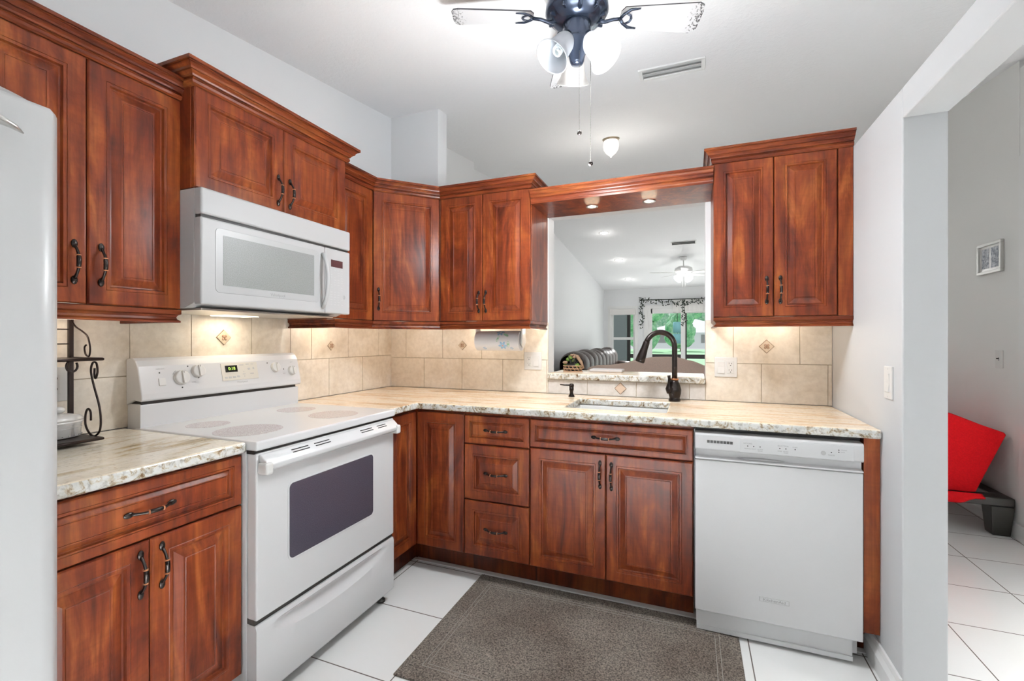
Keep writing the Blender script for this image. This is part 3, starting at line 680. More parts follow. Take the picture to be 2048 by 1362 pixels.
obj('toe_panel', MB().box(0.006, w_-0.03, -0.640, -0.601, 0.030, 0.0985).box(0.006, w_-0.03, -0.646, -0.601, 0.012, 0.030), 'white2', t)
box1('side_edge', (-0.0045, -0.0005, -0.655, -0.60, 0.10, 0.87), 'black', t)
box1('top_gap', (0.0, w_, -0.62, -0.60, 0.861, 0.877), 'black', t)

# ------------------------------------------------------------------ range
t = thing('range', 'white freestanding electric range with smooth cooktop', 'range', (0, -1.676, 0), RZ)   # local x 0..0.754, front -y
w_ = 0.754
box1('body', (0.002, w_-0.002, -0.655, -0.012, 0.045, 0.880), 'white2', t, bevel=0.002)
ct = obj('cooktop', MB().box(-0.001, w_+0.001, -0.706, -0.06, 0.884, 0.916), 'white', t, bevel=0.007, seg=3)
bmats = [(0.155, -0.250, 0.075), (0.135, -0.500, 0.115), (0.575, -0.265, 0.085), (0.53, -0.535, 0.105)]
for x, y, r in bmats: obj('burner', MB().lathe([(r, 0.9158), (r, 0.9166)], 40, Matrix.Translation((x, y, 0))), 'burner', ct)
# backguard
mb = MB(); mb.prism([(-0.012, 0.90), (-0.090, 0.90), (-0.090, 1.003), (-0.078, 1.006), (-0.012, 1.006)], (0.004, 0, 0), (0, 1, 0), (0, 0, 1), (w_-0.008, 0, 0))
bg = obj('backguard', mb, 'white', t, bevel=0.002)
box1('vent_gap', (0.010, w_-0.02, -0.086, -0.014, 1.004, 1.024), 'dark', bg)
mb = MB(); pr = [(-0.010, 1.0), (-0.010, 1.178), (-0.050, 1.183), (-0.066, 1.172), (-0.080, 1.150), (-0.104, 1.045), (-0.106, 1.022), (-0.098, 1.016), (-0.080, 1.018), (-0.06, 1.02)]
mb.prism(pr, (0.0, 0, 0), (0, 1, 0), (0, 0, 1), (w_, 0, 0), smooth=False)
con = obj('console', mb, 'white', t, bevel=0.004, seg=3)
# console face frame: point on face at height z
TH = math.atan2(0.024, 0.105)
def cf(x, z, out=0.0):
    k = (z-1.045)/(1.150-1.045); return (x, -0.104 + 0.024*k - out*math.cos(TH), z + out*math.sin(TH))
crot = (PI/2-TH, 0, 0)
def flat(name, x0, x1, z0, z1, m, out=0.0, th=0.002, parent=None):
    mb = MB(); c = Vector(cf((x0+x1)/2, (z0+z1)/2, out)); hx, hz = (x1-x0)/2, (z1-z0)/2/math.cos(TH)
    mx = Matrix.Translation(c) @ Matrix.Rotation(-TH, 4, 'X'); mb.box(-hx, hx, -th, 0.001, -hz, hz, 0, mx)
    return obj(name, mb, m, parent or con, bevel=0.0005, seg=1)
cpn = flat('control_panel', 0.325, 0.505, 1.068, 1.145, 'cream')
dsp = flat('display', 0.343, 0.402, 1.105, 1.135, 'clockface', 0.002, 0.001, cpn)
text('clock_digits', '0:18', 0.020, dsp, cf(0.374, 1.120, 0.0034), crot, 'green_led', 0.0002)
for (x, z, w2, h2) in [(0.343, 1.082, 0.012, 0.007), (0.362, 1.082, 0.014, 0.008), (0.382, 1.082, 0.014, 0.008), (0.402, 1.084, 0.012, 0.007), (0.425, 1.135, 0.02, 0.004), (0.455, 1.137, 0.016, 0.004), (0.432, 1.103, 0.004, 0.004), (0.432, 1.093, 0.014, 0.003), (0.433, 1.083, 0.005, 0.003), (0.460, 1.115, 0.012, 0.008), (0.484, 1.117, 0.008, 0.009), (0.473, 1.093, 0.018, 0.005), (0.480, 1.137, 0.014, 0.003)]:
    flat('button', x-w2/2, x+w2/2, z-h2/2, z+h2/2, 'greyl', 0.002, 0.0006, cpn)
text('lettering', 'Whirlpool', 0.0125, con, cf(0.418, 1.058, 0.0004), crot, 'greyl', 0.0002)
def knob(x, z, r):
    c = Vector(cf(x, z, 0)); mx = Matrix.Translation(c) @ Matrix.Rotation(PI/2-TH, 4, 'X')
    k = obj('knob', MB().lathe([(r*1.04, 0), (r*1.04, 0.004), (r, 0.005), (r*0.97, 0.013), (r*0.85, 0.015)], 28, mx).box(-0.0045, 0.0045, -r*0.88, r*0.88, 0.014, 0.0225, 0, mx), 'offwhite', con, bevel=0.0008)
    obj('pointer_mark', MB().box(-0.0008, 0.0008, r*0.55, r*0.85, 0.0222, 0.0229, 0, mx), 'dark', k)
knob(0.152, 1.098, 0.029); knob(0.222, 1.120, 0.0265); knob(0.606, 1.114, 0.0240); knob(0.704, 1.092, 0.0240)
for x, z in ((0.073, 1.122), (0.184, 1.142), (0.151, 1.058), (0.222, 1.092), (0.655, 1.102), (0.565, 1.137)):
    obj('indicator', MB().disc(cf(x, z, 0.0), 0.0028, (0, -math.cos(TH), math.sin(TH)), 12), 'dark', con)
mb = MB()
for sg in (-1, 1):
    pts = []
    for i in range(7):
        q = PI/2 + sg*(0.55 + i*0.10); pts.append(Vector(cf(0.152+0.033*math.cos(q), 1.100+0.031*math.sin(q), 0.0004)))
    mb.tube(pts, 0.0010, 6)
obj('dial_arc', mb, 'grey', con)
sw = flat('rocker_switch', 0.066, 0.090, 1.072, 1.100, 'offwhite', 0.0, 0.004)
for x, z, s_ in ((0.078, 1.137, 'OVEN LIGHT'), (0.200, 1.075, 'FRONT'), (0.655, 1.080, 'REAR'), (0.71, 1.135, 'RIGHT')): text('lettering', s_, 0.0055, con, cf(x, z, 0.0004), crot, 'greyl', 0.0002)
# oven door
dr_ = box1('oven_door', (0.0045, w_-0.0045, -0.700, -0.657, 0.318, 0.874), 'white', t, bevel=0.006, seg=3)
def rrect(x0, x1, z0, z1, r, n=5):
    P_ = []
    for cx, cz, a0 in ((x1-r, z1-r, 0), (x0+r, z1-r, PI/2), (x0+r, z0+r, PI), (x1-r, z0+r, 1.5*PI)):
        for i in range(n+1): P_.append((cx+r*math.cos(a0+PI/2*i/n), cz+r*math.sin(a0+PI/2*i/n)))
    return P_
obj('window_bezel', MB().prism(rrect(0.130, 0.600, 0.462, 0.744, 0.022), (0, 0, 0), (1, 0, 0), (0, 0, 1), (0, 0.002, 0)), 'white2', dr_, loc=(0, -0.7018, 0))
obj('window', MB().prism(rrect(0.136, 0.594, 0.468, 0.738, 0.018), (0, 0, 0), (1, 0, 0), (0, 0, 1), (0, 0.002, 0)), 'oven_glass', dr_, loc=(0, -0.7026, 0))
mb = MB(); mb.prism([(-0.702, 0.812), (-0.724, 0.815), (-0.738, 0.824), (-0.740, 0.838), (-0.730, 0.850), (-0.712, 0.866), (-0.700, 0.872)], (0.015, 0, 0), (0, 1, 0), (0, 0, 1), (w_-0.03, 0, 0), smooth=True)
hd = obj('handle', mb, 'white', dr_, bevel=0.003)
for xe in (0.006, w_-0.036): box1('handle_end', (xe, xe+0.03, -0.744, -0.700, 0.806, 0.846), 'offwhite', hd, bevel=0.008, seg=3)
mb = MB(); sl = (Vector((0, -0.712, 0.866))-Vector((0, -0.730, 0.850))).normalized()
for x0 in (0.13, 0.235, 0.49, 0.60):
    for k in (0.25, 0.7):
        c = Vector((0, -0.730, 0.850)) + sl*0.024*k; mb.box(x0, x0+0.075 if x0 != 0.6 else x0+0.06, c.y-0.0015, c.y+0.002, c.z-0.0006, c.z+0.0022)
obj('vent_slot', mb, 'black', hd)
box1('top_gap', (0.004, w_-0.004, -0.69, -0.655, 0.872, 0.885), 'black', t)
# storage drawer with sculpted pull
mb = MB(); cols = []
nx = 40
for i in range(nx+1):
    x = 0.0045 + (w_-0.009)*i/nx; u = (x-w_/2)/(w_*0.40); dip = max(0, 1-u*u)**0.5 if abs(u) < 1 else 0
    pr = [(-0.655, 0.045), (-0.692, 0.048), (-0.700, 0.060), (-0.700, 0.175), (-0.700, 0.262-0.052*dip), (-0.700+0.010*dip, 0.266-0.046*dip), (-0.700+0.024*dip, 0.272-0.030*dip), (-0.700+0.022*dip, 0.276-0.006*dip), (-0.700, 0.286), (-0.696, 0.300), (-0.655, 0.303)]
    cols.append([(x, a, b) for a, b in pr])
vs = mb.grid(cols, 0, True); mb.bm.faces.new(vs[0]); mb.bm.faces.new(list(reversed(vs[-1])))
o = obj('storage_drawer', mb, 'white', t); o.modifiers.new('es', 'EDGE_SPLIT').split_angle = math.radians(40)
box1('drawer_gap', (0.006, w_-0.006, -0.690, -0.655, 0.302, 0.320), 'dark', t)
for x, y in ((0.03, -0.64), (w_-0.045, -0.655), (0.04, -0.08), (w_-0.04, -0.08)): obj('foot', MB().lathe([(0.02, 0.0005), (0.02, 0.012), (0.012, 0.014), (0.012, 0.047)], 14, Matrix.Translation((x, y, 0))), 'dark', t)

# ------------------------------------------------------------------ microwave
t = thing('microwave', 'white over-the-range microwave under the short cherry cabinet', 'microwave', (0, -1.681, 1.378), RZ)
w_ = 0.740; h_ = 0.411
mb = MB(); mb.prism([(-0.003, -0.01), (-0.36, -0.01), (-0.40, 0.004), (-0.408, 0.01), (-0.408, h_), (-0.003, h_)], (0, 0, 0), (0, 1, 0), (0, 0, 1), (w_, 0, 0)); obj('body', mb, 'mw', t, bevel=0.002)
box1('grille', (-0.002, w_+0.002, -0.448, -0.409, 0.318, h_), 'mw', t, bevel=0.007, seg=3)
box1('seam', (0.004, w_-0.004, -0.436, -0.409, 0.306, 0.320), 'dark', t)
dr_ = box1('door', (-0.002, 0.576, -0.446, -0.409, 0.0, 0.308), 'mw', t, bevel=0.006, seg=3)
obj('window_frame', MB().prism(rrect(0.050, 0.540, 0.046, 0.280, 0.016), (0, 0, 0), (1, 0, 0), (0, 0, 1), (0, 0.002, 0)), 'mw2', dr_, loc=(0, -0.4475, 0), bevel=0.001)
obj('window', MB().prism(rrect(0.078, 0.508, 0.074, 0.256, 0.003), (0, 0, 0), (1, 0, 0), (0, 0, 1), (0, 0.002, 0)), 'mw_glass', dr_, loc=(0, -0.4482, 0))
text('lettering', 'Whirlpool', 0.017, dr_, (0.315, -0.4478, 0.058), (PI/2, 0, 0), 'grey', 0.0002)
mb = MB(); pth = []; rr = []
for i in range(15):
    q = -1+2*i/14; pth.append((0.560, -0.450-0.030*(1-q*q)**0.8, 0.150+q*0.125)); rr.append(0.010)
mb.tube(pth, rr, 12, flat=0.8); obj('handle', mb, 'mw', dr_, smooth=True)
cp = box1('control_panel', (0.578, w_+0.002, -0.446, -0.409, 0.0, 0.308), 'mw', t, bevel=0.006, seg=3)
box1('display', (0.613, 0.690, -0.4468, -0.4455, 0.222, 0.256), 'red_display', cp)
mb = MB()
random.seed(3)
for r_ in range(15):
    z = 0.208 - r_*0.0118
    for c_ in range(4):
        x = 0.610 + c_*0.023
        if random.random() < 0.85: mb.box(x, x+random.uniform(0.008, 0.014), -0.4464, -0.4455, z-0.0015, z+0.0012)
obj('key_print', mb, 'greyl', cp)
obj('start_key', MB().tube([(0.700+0.006*math.cos(q), -0.4465, 0.082+0.009*math.sin(q)) for q in [2*PI*i/16 for i in range(17)]], 0.0009, 6), 'grey', cp)
box1('underside', (0.03, w_-0.06, -0.40, -0.05, -0.018, -0.0095), 'chrome', t, bevel=0.003)
obj('hood_lamp_lens', MB().box(0.30, 0.46, -0.16, -0.06, -0.0205, -0.0175), 'puck', t)
l_ = area('microwave_lamp', (0.11, -1.30, 1.352), (0, 0, 0), 0.10, 0.16, 0.35, (1, 0.84, 0.62))

# ------------------------------------------------------------------ refrigerator
t = thing('refrigerator', 'white refrigerator partly in view at the left edge', 'refrigerator', (0, -2.213, 0), RZ)   # right side at local x=0
box1('body', (-0.90, -0.030, -0.72, -0.02, 0.02, 1.735), 'fridge', t, bevel=0.006)
def fdoor(name, x0, x1, z0, z1):
    mb = MB(); rows = []
    for i in range(25):
        u = i/24; x = x0 + (x1-x0)*u; e = min(u, 1-u)*(x1-x0); rr_ = 0.022
        y = -0.800 - 0.012*math.sin(PI*u)
        if e < rr_: y += rr_ - math.sqrt(max(0, rr_**2-(rr_-e)**2))
        rows.append([(x, -0.725, z0), (x, y+0.004, z0), (x, y, z0+0.006), (x, y, z1-0.012), (x, y+0.006, z1-0.003), (x, y+0.018, z1), (x, -0.725, z1)])
    vs = mb.grid(rows, 0, True, False, False); mb.bm.faces.new(vs[0]); mb.bm.faces.new(list(reversed(vs[-1])))
    o = obj(name, mb, 'fridge', t, smooth=True); o.modifiers.new('es', 'EDGE_SPLIT').split_angle = math.radians(50); return o
d1 = fdoor('door', -0.455, 0.0, 0.06, 1.738); d2 = fdoor('door', -0.905, -0.459, 0.06, 1.738)
mb = MB(); rows = []
for i in range(13):
    u = i/12; x = -0.22 + 0.212*u; rows.append([(x, -0.70, 1.739), (x, -0.775+0.03*(u**4), 1.739), (x, -0.785+0.035*(u**4), 1.752-0.008*u*u), (x, -0.76+0.03*(u**4), 1.764-0.010*u**3), (x, -0.70, 1.766-0.010*u**3)])
vs = mb.grid(rows, 0, True, False, False); mb.bm.faces.new(vs[0]); mb.bm.faces.new(list(reversed(vs[-1]))); obj('hinge_cover', mb, 'fridge', t)
for dd, x in ((d1, -0.10),):
    pass
mb = MB(); mb.tube([(-0.42, -0.855, 0.55), (-0.425, -0.862, 1.0), (-0.42, -0.855, 1.62)], 0.014, 12); mb.box(-0.43, -0.41, -0.85, -0.80, 0.56, 0.6); mb.box(-0.43, -0.41, -0.85, -0.80, 1.57, 1.61); obj('handle', mb, 'chrome', d1)
mb = MB(); rows = []
# tapered door-top grip whose tip enters the frame at the left edge
mb.tube([(-0.16, -0.835, 1.672), (-0.115, -0.838, 1.668), (-0.088, -0.834, 1.662), (-0.072, -0.826, 1.657)], [0.016, 0.013, 0.008, 0.002], 12, flat=0.7); mb.box(-0.16, -0.13, -0.835, -0.805, 1.662, 1.682)
obj('door_grip', mb, 'chrome', d1, smooth=True)

# ------------------------------------------------------------------ rug
t = tag(box1('floor_mat', (1.003, 2.222, -1.345, -0.572, 0.0005, 0.008), 'rug', bevel=0.002), 'grey-brown woven floor mat with a double border line in front of the sink', 'rug')
mb = MB()
for ins in (0.075, 0.092):
    a, b, c, d = 1.003+ins, 2.222-ins, -1.345+ins, -0.572-ins; q = 0.0025
    mb.box(a, b, c, c+q, 0.0075, 0.0086); mb.box(a, b, d-q, d, 0.0075, 0.0086); mb.box(a, a+q, c, d, 0.0075, 0.0086); mb.box(b-q, b, c, d, 0.0075, 0.0086)
obj('border_line', mb, 'rug_line', t)

# ------------------------------------------------------------------ outlets and switches
def plate(name, label, cat, loc, rz, w, h, gangs, grp=None):
    t = thing(name, label, cat, loc, rz, grp)
    box1('plate', (-w/2, w/2, -0.006, 0, -h/2, h/2), 'offwhite', t, bevel=0.002)
    for x, kind in gangs:
        if kind == 'outlet':
            o = box1('receptacle', (x-0.0165, x+0.0165, -0.009, -0.004, -0.033, 0.033), 'offwhite', t, bevel=0.001)
            mb = MB()
            for s_ in (-1, 1):
                mb.box(x-0.008, x-0.006, -0.0094, -0.008, s_*0.018-0.001, s_*0.018+0.007); mb.box(x+0.005, x+0.007, -0.0094, -0.008, s_*0.018-0.001, s_*0.018+0.006)
                mb.disc((x, -0.009, s_*0.018-0.008), 0.0025, (0, -1, 0), 10)
            obj('slots', mb, 'dark', o)
        elif kind == 'rocker':
            mb = MB(); mb.prism([(-0.004, -0.033), (-0.011, -0.033), (-0.007, 0.0), (-0.0095, 0.033), (-0.004, 0.033)], (x-0.0165, 0, 0), (0, 1, 0), (0, 0, 1), (0.033, 0, 0)); obj('rocker', mb, 'offwhite', t, bevel=0.001)
        elif kind == 'toggle':
            obj('toggle_slot', MB().box(x-0.005, x+0.005, -0.0068, -0.005, -0.012, 0.012), 'grey', t); obj('toggle', MB().box(x-0.004, x+0.004, -0.018, -0.006, 0.0, 0.008), 'bronze', t, bevel=0.001)
    mb = MB()
    for x, kind in gangs:
        for s_ in (-1, 1): mb.disc((x, -0.006, s_*(h/2-0.009)), 0.003, (0, -1, 0), 10)
    obj('screw', mb, 'offwhite', t)
    return t
plate('outlet_plate', 'white double plate with outlet and switch left of the pass-through', 'outlet', (1.096, -0.0095, 1.116), 0, 0.116, 0.112, [(-0.024, 'outlet'), (0.024, 'rocker')])
plate('outlet_plate', 'white double plate with switch and outlet right of the faucet', 'outlet', (2.212, -0.0095, 1.102), 0, 0.112, 0.108, [(-0.023, 'rocker'), (0.023, 'outlet')])
plate('outlet_plate', 'white wall outlet behind the wire rack', 'outlet', (0.0095, -1.89, 1.10), RZ, 0.075, 0.118, [(0, 'outlet')])
plate('switch_plate', 'white rocker switch plate on the right wall above the counter end', 'switch', (W, -0.728, 1.098), -RZ, 0.070, 0.118, [(0, 'rocker')])
plate('switch_plate', 'white toggle switch plate on the dining wall below the picture', 'switch', (3.946, 1.25, 1.122), -RZ, 0.078, 0.120, [(0, 'toggle')])

# ------------------------------------------------------------------ paper towels
t = thing('paper_towel_holder', 'paper towel roll printed with blue flowers hanging under the back cabinet', 'paper towels', (0.95, -0.20, 1.245))
mx = Matrix.Rotation(PI/2, 4, 'Y'); rl = obj('paper_roll', MB().lathe([(0.018, -0.148), (0.060, -0.148), (0.060, 0.138), (0.018, 0.138)], 40, mx), 'paper', t, smooth=True); rl.modifiers.new('es', 'EDGE_SPLIT').split_angle = 0.8
def petal(cx, ca, lx, la, rot, m, parent=None, r=0.0603):
    """small printed ellipse wrapped on the roll; ca is the angle from straight out to the room"""
    mb = MB(); c = mb.bm.verts.new((cx, -r*math.cos(ca), r*math.sin(ca))); ring = []
    for k in range(12):
        u, v_ = lx*math.cos(2*PI*k/12), la*math.sin(2*PI*k/12); U_ = u*math.cos(rot)-v_*math.sin(rot); V_ = u*math.sin(rot)+v_*math.cos(rot); a = ca+V_/r
        ring.append(mb.bm.verts.new((cx+U_, -r*math.cos(a), r*math.sin(a))))
    for k in range(12): mb.bm.faces.new([c, ring[k], ring[(k+1) % 12]])
    return mb
def multi(name, lst, m):
    big = MB()
    for a in lst:
        p_ = petal(*a, m); me_ = bpy.data.meshes.new('tmp'); p_.bm.to_mesh(me_); p_.bm.free(); big.bm.from_mesh(me_); bpy.data.meshes.remove(me_)
    return obj(name, big, m, rl, smooth=True)
for (fx_, fa, k6, rad_, ln) in ((0.038, -0.50, 6, 0.0165, 0.0115), (0.018, 0.98, 6, 0.0165, 0.0115), (-0.085, -0.85, 5, 0.008, 0.005), (0.092, -0.85, 5, 0.007, 0.0045)):
    multi('printed_flower', [(fx_+rad_*math.cos(2*PI*k/k6), fa+rad_*math.sin(2*PI*k/k6)/0.06, ln, ln*0.62, 2*PI*k/k6) for k in range(k6)], 'pblue')
for lf_ in ((0.008, 0.22, 0.021, 0.006, 1.25), (0.058, 0.62, 0.020, 0.0075, -0.5), (0.074, -0.35, 0.021, 0.008, 1.5)): multi('printed_leaf', [lf_], 'pgreen')
multi('printed_centre', [(0.038, -0.50, 0.005, 0.0045, 0)], 'pred')
for s_, nm in ((-1, 'arm'), (1, 'arm')):
    xx = 0.143 if s_ > 0 else -0.156
    obj(nm, MB().prism([(0.0, -0.045), (0.030, -0.018), (0.034, 0.0), (0.028, 0.03), (0.024, 0.1145), (-0.024, 0.1145), (-0.028, 0.03), (-0.034, 0.0), (-0.030, -0.018)], (xx, 0, 0), (0, 1, 0), (0, 0, 1), (0.011, 0, 0)), 'ceramic', t, bevel=0.002)
box1('mount_bar', (-0.156, 0.154, -0.022, 0.022, 0.104, 0.1145), 'offwhite', t)

# ------------------------------------------------------------------ wire rack with covered dish
t = thing('countertop_rack', 'dark scrolled wrought iron rack on the counter beside the refrigerator', 'rack', (0.04, -1.865, 0.914), RZ)  # local x -> +y, -y -> +x
z1r = 0.272
obj('shelf', MB().box(-0.22, 0.0, -0.20, -0.01, 0.014, 0.020), 'iron', t); obj('shelf', MB().box(-0.22, 0.0, -0.20, -0.01, z1r, z1r+0.007), 'iron', t)
for z in (0.012, z1r):
    obj('edge_rail', MB().tube([(-0.22, -0.20, z+0.004), (0.0, -0.20, z+0.004), (0.0, -0.005, z+0.004)], 0.005, 8), 'iron', t)
obj('post', MB().box(-0.006, 0.006, -0.022, -0.010, 0.002, 0.420), 'iron', t); obj('post', MB().box(-0.226, -0.214, -0.022, -0.010, 0.002, 0.420), 'iron', t)
mb = MB().tube([(-0.22, -0.016, 0.416), (0.0, -0.016, 0.416)], 0.006, 8)
for z in (0.375, 0.325): mb.tube([(-0.22, -0.016, z), (0.0, -0.016, z)], 0.002, 6)
obj('back_bars', mb, 'iron', t)
def scroll(seq, r=0.0042):
    return MB().tube([(0.0, a, b) for a, b in seq], r, 8)
def arc(cx, cz, r0, r1, a0, a1, n):
    return [(cx+(r0+(r1-r0)*i/n)*math.cos(math.radians(a0+(a1-a0)*i/n)), cz+(r0+(r1-r0)*i/n)*math.sin(math.radians(a0+(a1-a0)*i/n))) for i in range(n+1)]
low = arc(-0.150, 0.055, 0.012, 0.040, 60, 340, 14)[::1]
# lower S: curl near the base, rising diagonal, curl under the shelf (y axis runs toward the room as negative)
sq = [(-(0.118), 0.075), (-0.118, 0.100), (-0.128, 0.108), (-0.142, 0.098), (-0.148, 0.070), (-0.140, 0.040), (-0.120, 0.022), (-0.100, 0.020)]
S1 = arc(-0.115, 0.070, 0.010, 0.034, -70, -0, 3)
def spline(pts, n=8):
    P_ = [Vector((0, *p_)) for p_ in pts]; out = []
    for i in range(len(P_)-1):
        p0, p1, p2, p3 = P_[max(i-1, 0)], P_[i], P_[i+1], P_[min(i+2, len(P_)-1)]
        for k in range(n):
            s_ = k/n; out.append(0.5*((2*p1)+(-p0+p2)*s_+(2*p0-5*p1+4*p2-p3)*s_*s_+(-p0+3*p1-3*p2+p3)*s_**3))
    out.append(P_[-1]); return out
lower = [(-0.135, 0.070), (-0.133, 0.098), (-0.118, 0.108), (-0.105, 0.090), (-0.104, 0.055), (-0.125, 0.028), (-0.155, 0.020), (-0.183, 0.038), (-0.190, 0.075), (-0.180, 0.125), (-0.150, 0.190), (-0.135, 0.235), (-0.145, 0.262), (-0.165, 0.262), (-0.172, 0.235), (-0.162, 0.212), (-0.155, 0.222), (-0.156, 0.245)]
obj('side_scroll', MB().tube(spline(lower), 0.0032, 8), 'iron', t)
upper_s = [(-0.016, 0.412), (-0.045, 0.385), (-0.085, 0.368), (-0.115, 0.350), (-0.130, 0.315), (-0.125, 0.285), (-0.105, 0.290), (-0.098, 0.312), (-0.108, 0.322)]
obj('side_scroll', MB().tube(spline(upper_s), 0.0026, 8), 'iron', t)
obj('hook', MB().tube([(-0.075+0.014*math.cos(q), -0.19, z1r-0.016+0.018*math.sin(q)) for q in [PI*0.4+2*PI*i/16*0.9 for i in range(17)]], 0.0032, 8), 'iron', t)
t = thing('butter_dish', 'white oval ceramic covered dish on the bottom of the wire rack', 'dish', (0.13, -1.948, 0.9346), RZ)
sc = Matrix.Diagonal((1.45, 0.85, 1, 1))
obj('dish', MB().lathe([(0.045, 0), (0.052, 0.004), (0.053, 0.045), (0.056, 0.048), (0.0565, 0.054)], 32, sc), 'ceramic', t, smooth=True)
ld = obj('lid', MB().lathe([(0.0565, 0.0545), (0.057, 0.060), (0.050, 0.070), (0.030, 0.077), (0.004, 0.080)], 32, sc), 'ceramic', t, smooth=True)
obj('lid_knob', MB().ell((0.02, 0, 0.090), (0.016, 0.012, 0.012), 12), 'ceramic', ld)
mb = MB()
for k in range(26):
    q = 2*PI*k/26; mb.ell((0.0533*1.45*math.cos(q), 0.0533*0.85*math.sin(q), 0.008), (0.002, 0.002, 0.0014), 6)
obj('dot_pattern', mb, 'grey', t)
mb = MB()
for zz in (0.030, 0.042): mb.lathe([(0.0536, zz), (0.0544, zz+0.001), (0.0536, zz+0.002)], 32, sc, cap=False)
obj('relief_band', mb, 'greyl', t)

# ------------------------------------------------------------------ kitchen ceiling fan
FZ = 2.62; t = thing('ceiling_fan', 'dark pewter kitchen ceiling fan with white blades and three glass shades', 'ceiling fan', (1.582, -0.849, FZ), math.radians(21.577))
obj('canopy', MB().lathe([(0.085, ceil_z(-0.84)-FZ), (0.085, 0.10), (0.075, 0.085), (0.06, 0.08)], 32), 'navy', t, smooth=True)
obj('motor_housing', MB().lathe([(0.06, 0.085), (0.115, 0.080), (0.132, 0.060), (0.134, 0.030), (0.125, 0.018), (0.118, 0.016), (0.112, 0.004), (0.090, -0.012), (0.060, -0.022)], 40), 'navy', t, smooth=True)
for k in range(10):
    q = 2*PI*k/10; obj('housing_rib', MB().box(-0.006, 0.006, 0.088, 0.122, -0.006, 0.010, 0, Matrix.Rotation(q, 4, 'Z')), 'navy', t, bevel=0.004)
obj('light_kit', MB().lathe([(0.060, -0.018), (0.061, -0.030), (0.061, -0.080), (0.057, -0.086), (0.060, -0.092), (0.060, -0.102), (0.056, -0.112), (0.048, -0.130), (0.036, -0.150), (0.030, -0.178), (0.024, -0.190), (0.006, -0.194)], 32), 'navy', t, smooth=True)
def blade_mb():
    mb = MB(); pts = [(0.20, -0.050), (0.505, -0.070), (0.524, -0.060), (0.530, -0.03), (0.530, 0.045), (0.520, 0.066), (0.500, 0.072), (0.20, 0.052), (0.185, 0.03), (0.185, -0.03)]
    mb.prism(pts, (0, 0, -0.003), (1, 0, 0), (0, 1, 0), (0, 0, 0.006))
    for f in mb.bm.faces:
        if len(f.verts) == 4: f.material_index = 1
    return mb
for k in range(4):
    q = k*PI/2; pit = math.radians(-13)
    rot = Matrix.Rotation(q, 4, 'Z') @ Matrix.Rotation(pit, 4, 'X')
    o = obj('blade', blade_mb(), ['blade', 'blade_edge'], t); o.matrix_local = rot @ Matrix.Translation((0, 0, 0.012))
    mb = MB(); mb.tube([(0.085, 0, -0.010), (0.12, 0, -0.016), (0.155, 0, -0.004), (0.19, 0, 0.0)], [0.011, 0.008, 0.007, 0.007], 10)
    for s_ in (-1, 1):
        mb.tube([(0.185, 0, 0.0), (0.20, s_*0.022, 0.0), (0.225, s_*0.042, 0.0), (0.262, s_*0.046, 0.0)], [0.007, 0.007, 0.0065, 0.003], 8, flat=0.6)
        mb.tube([(0.205, s_*0.028, 0.0), (0.228, s_*0.014, 0.0), (0.232, 0, 0)], [0.004, 0.005, 0.006], 8, flat=0.6)
    o2 = obj('blade_iron', mb, 'navy', o, smooth=True); o2.location = (0, 0, -0.006)
random.seed(5)
for k, (az, mm, on) in enumerate(((90, 'shade_warm', 0.55), (210, 'shade', 0.6), (330, 'shade_on', 0.85))):
    a = math.radians(az); tilt = math.radians(38); d0 = Vector((math.cos(a)*math.sin(tilt), math.sin(a)*math.sin(tilt), -math.cos(tilt)))
    o0 = Vector((math.cos(a)*0.052, math.sin(a)*0.052, -0.100)); mx = Matrix.Translation(o0) @ d0.to_track_quat('Z', 'Y').to_matrix().to_4x4()
    prof = [(0.026, 0.0), (0.034, 0.004), (0.040, 0.022), (0.043, 0.048), (0.047, 0.078), (0.056, 0.105), (0.068, 0.124), (0.071, 0.128)]
    sh = obj('lamp_shade', MB().lathe(prof, 32, mx, cap=False), mm, t, smooth=True); sm = sh.modifiers.new('s', 'SOLIDIFY'); sm.thickness = 0.003
    obj('socket', MB().lathe([(0.028, -0.03), (0.030, -0.01), (0.030, 0.012), (0.024, 0.014)], 20, mx), 'navy', t, smooth=True)
    if az == 210:
        pth = [mx @ Vector((0.017*math.cos(2*PI*i/12), 0.017*math.sin(2*PI*i/12), 0.035+i*0.0012)) for i in range(50)]
        obj('bulb', MB().tube(pth, 0.0055, 8), 'bulb_dim', sh, smooth=True)
    else:
        obj('bulb', MB().lathe([(0.012, 0.012), (0.014, 0.03), (0.026, 0.055), (0.030, 0.075), (0.022, 0.098), (0.006, 0.105)], 18, mx), 'bulb', sh, smooth=True)
    wp = Matrix.Translation((1.582, -0.849, FZ)) @ Matrix.Rotation(math.radians(21.577), 4, 'Z') @ (mx @ Vector((0, 0, 0.20)))
    sl_ = bpy.data.lights.new('fan_beam', 'SPOT'); sl_.energy = 18*on; sl_.color = (0.93, 0.97, 1.0); sl_.shadow_soft_size = 0.07; sl_.spot_size = math.radians(140); sl_.spot_blend = 0.7
    so_ = bpy.data.objects.new('fan_beam', sl_); COL.objects.link(so_); so_.location = wp
point('fan_fill', (1.582, -0.849, 1.93), 30, (0.93, 0.97, 1.0), 0.09)  # unseen fill floating below the fan shades, standing in for its bulbs
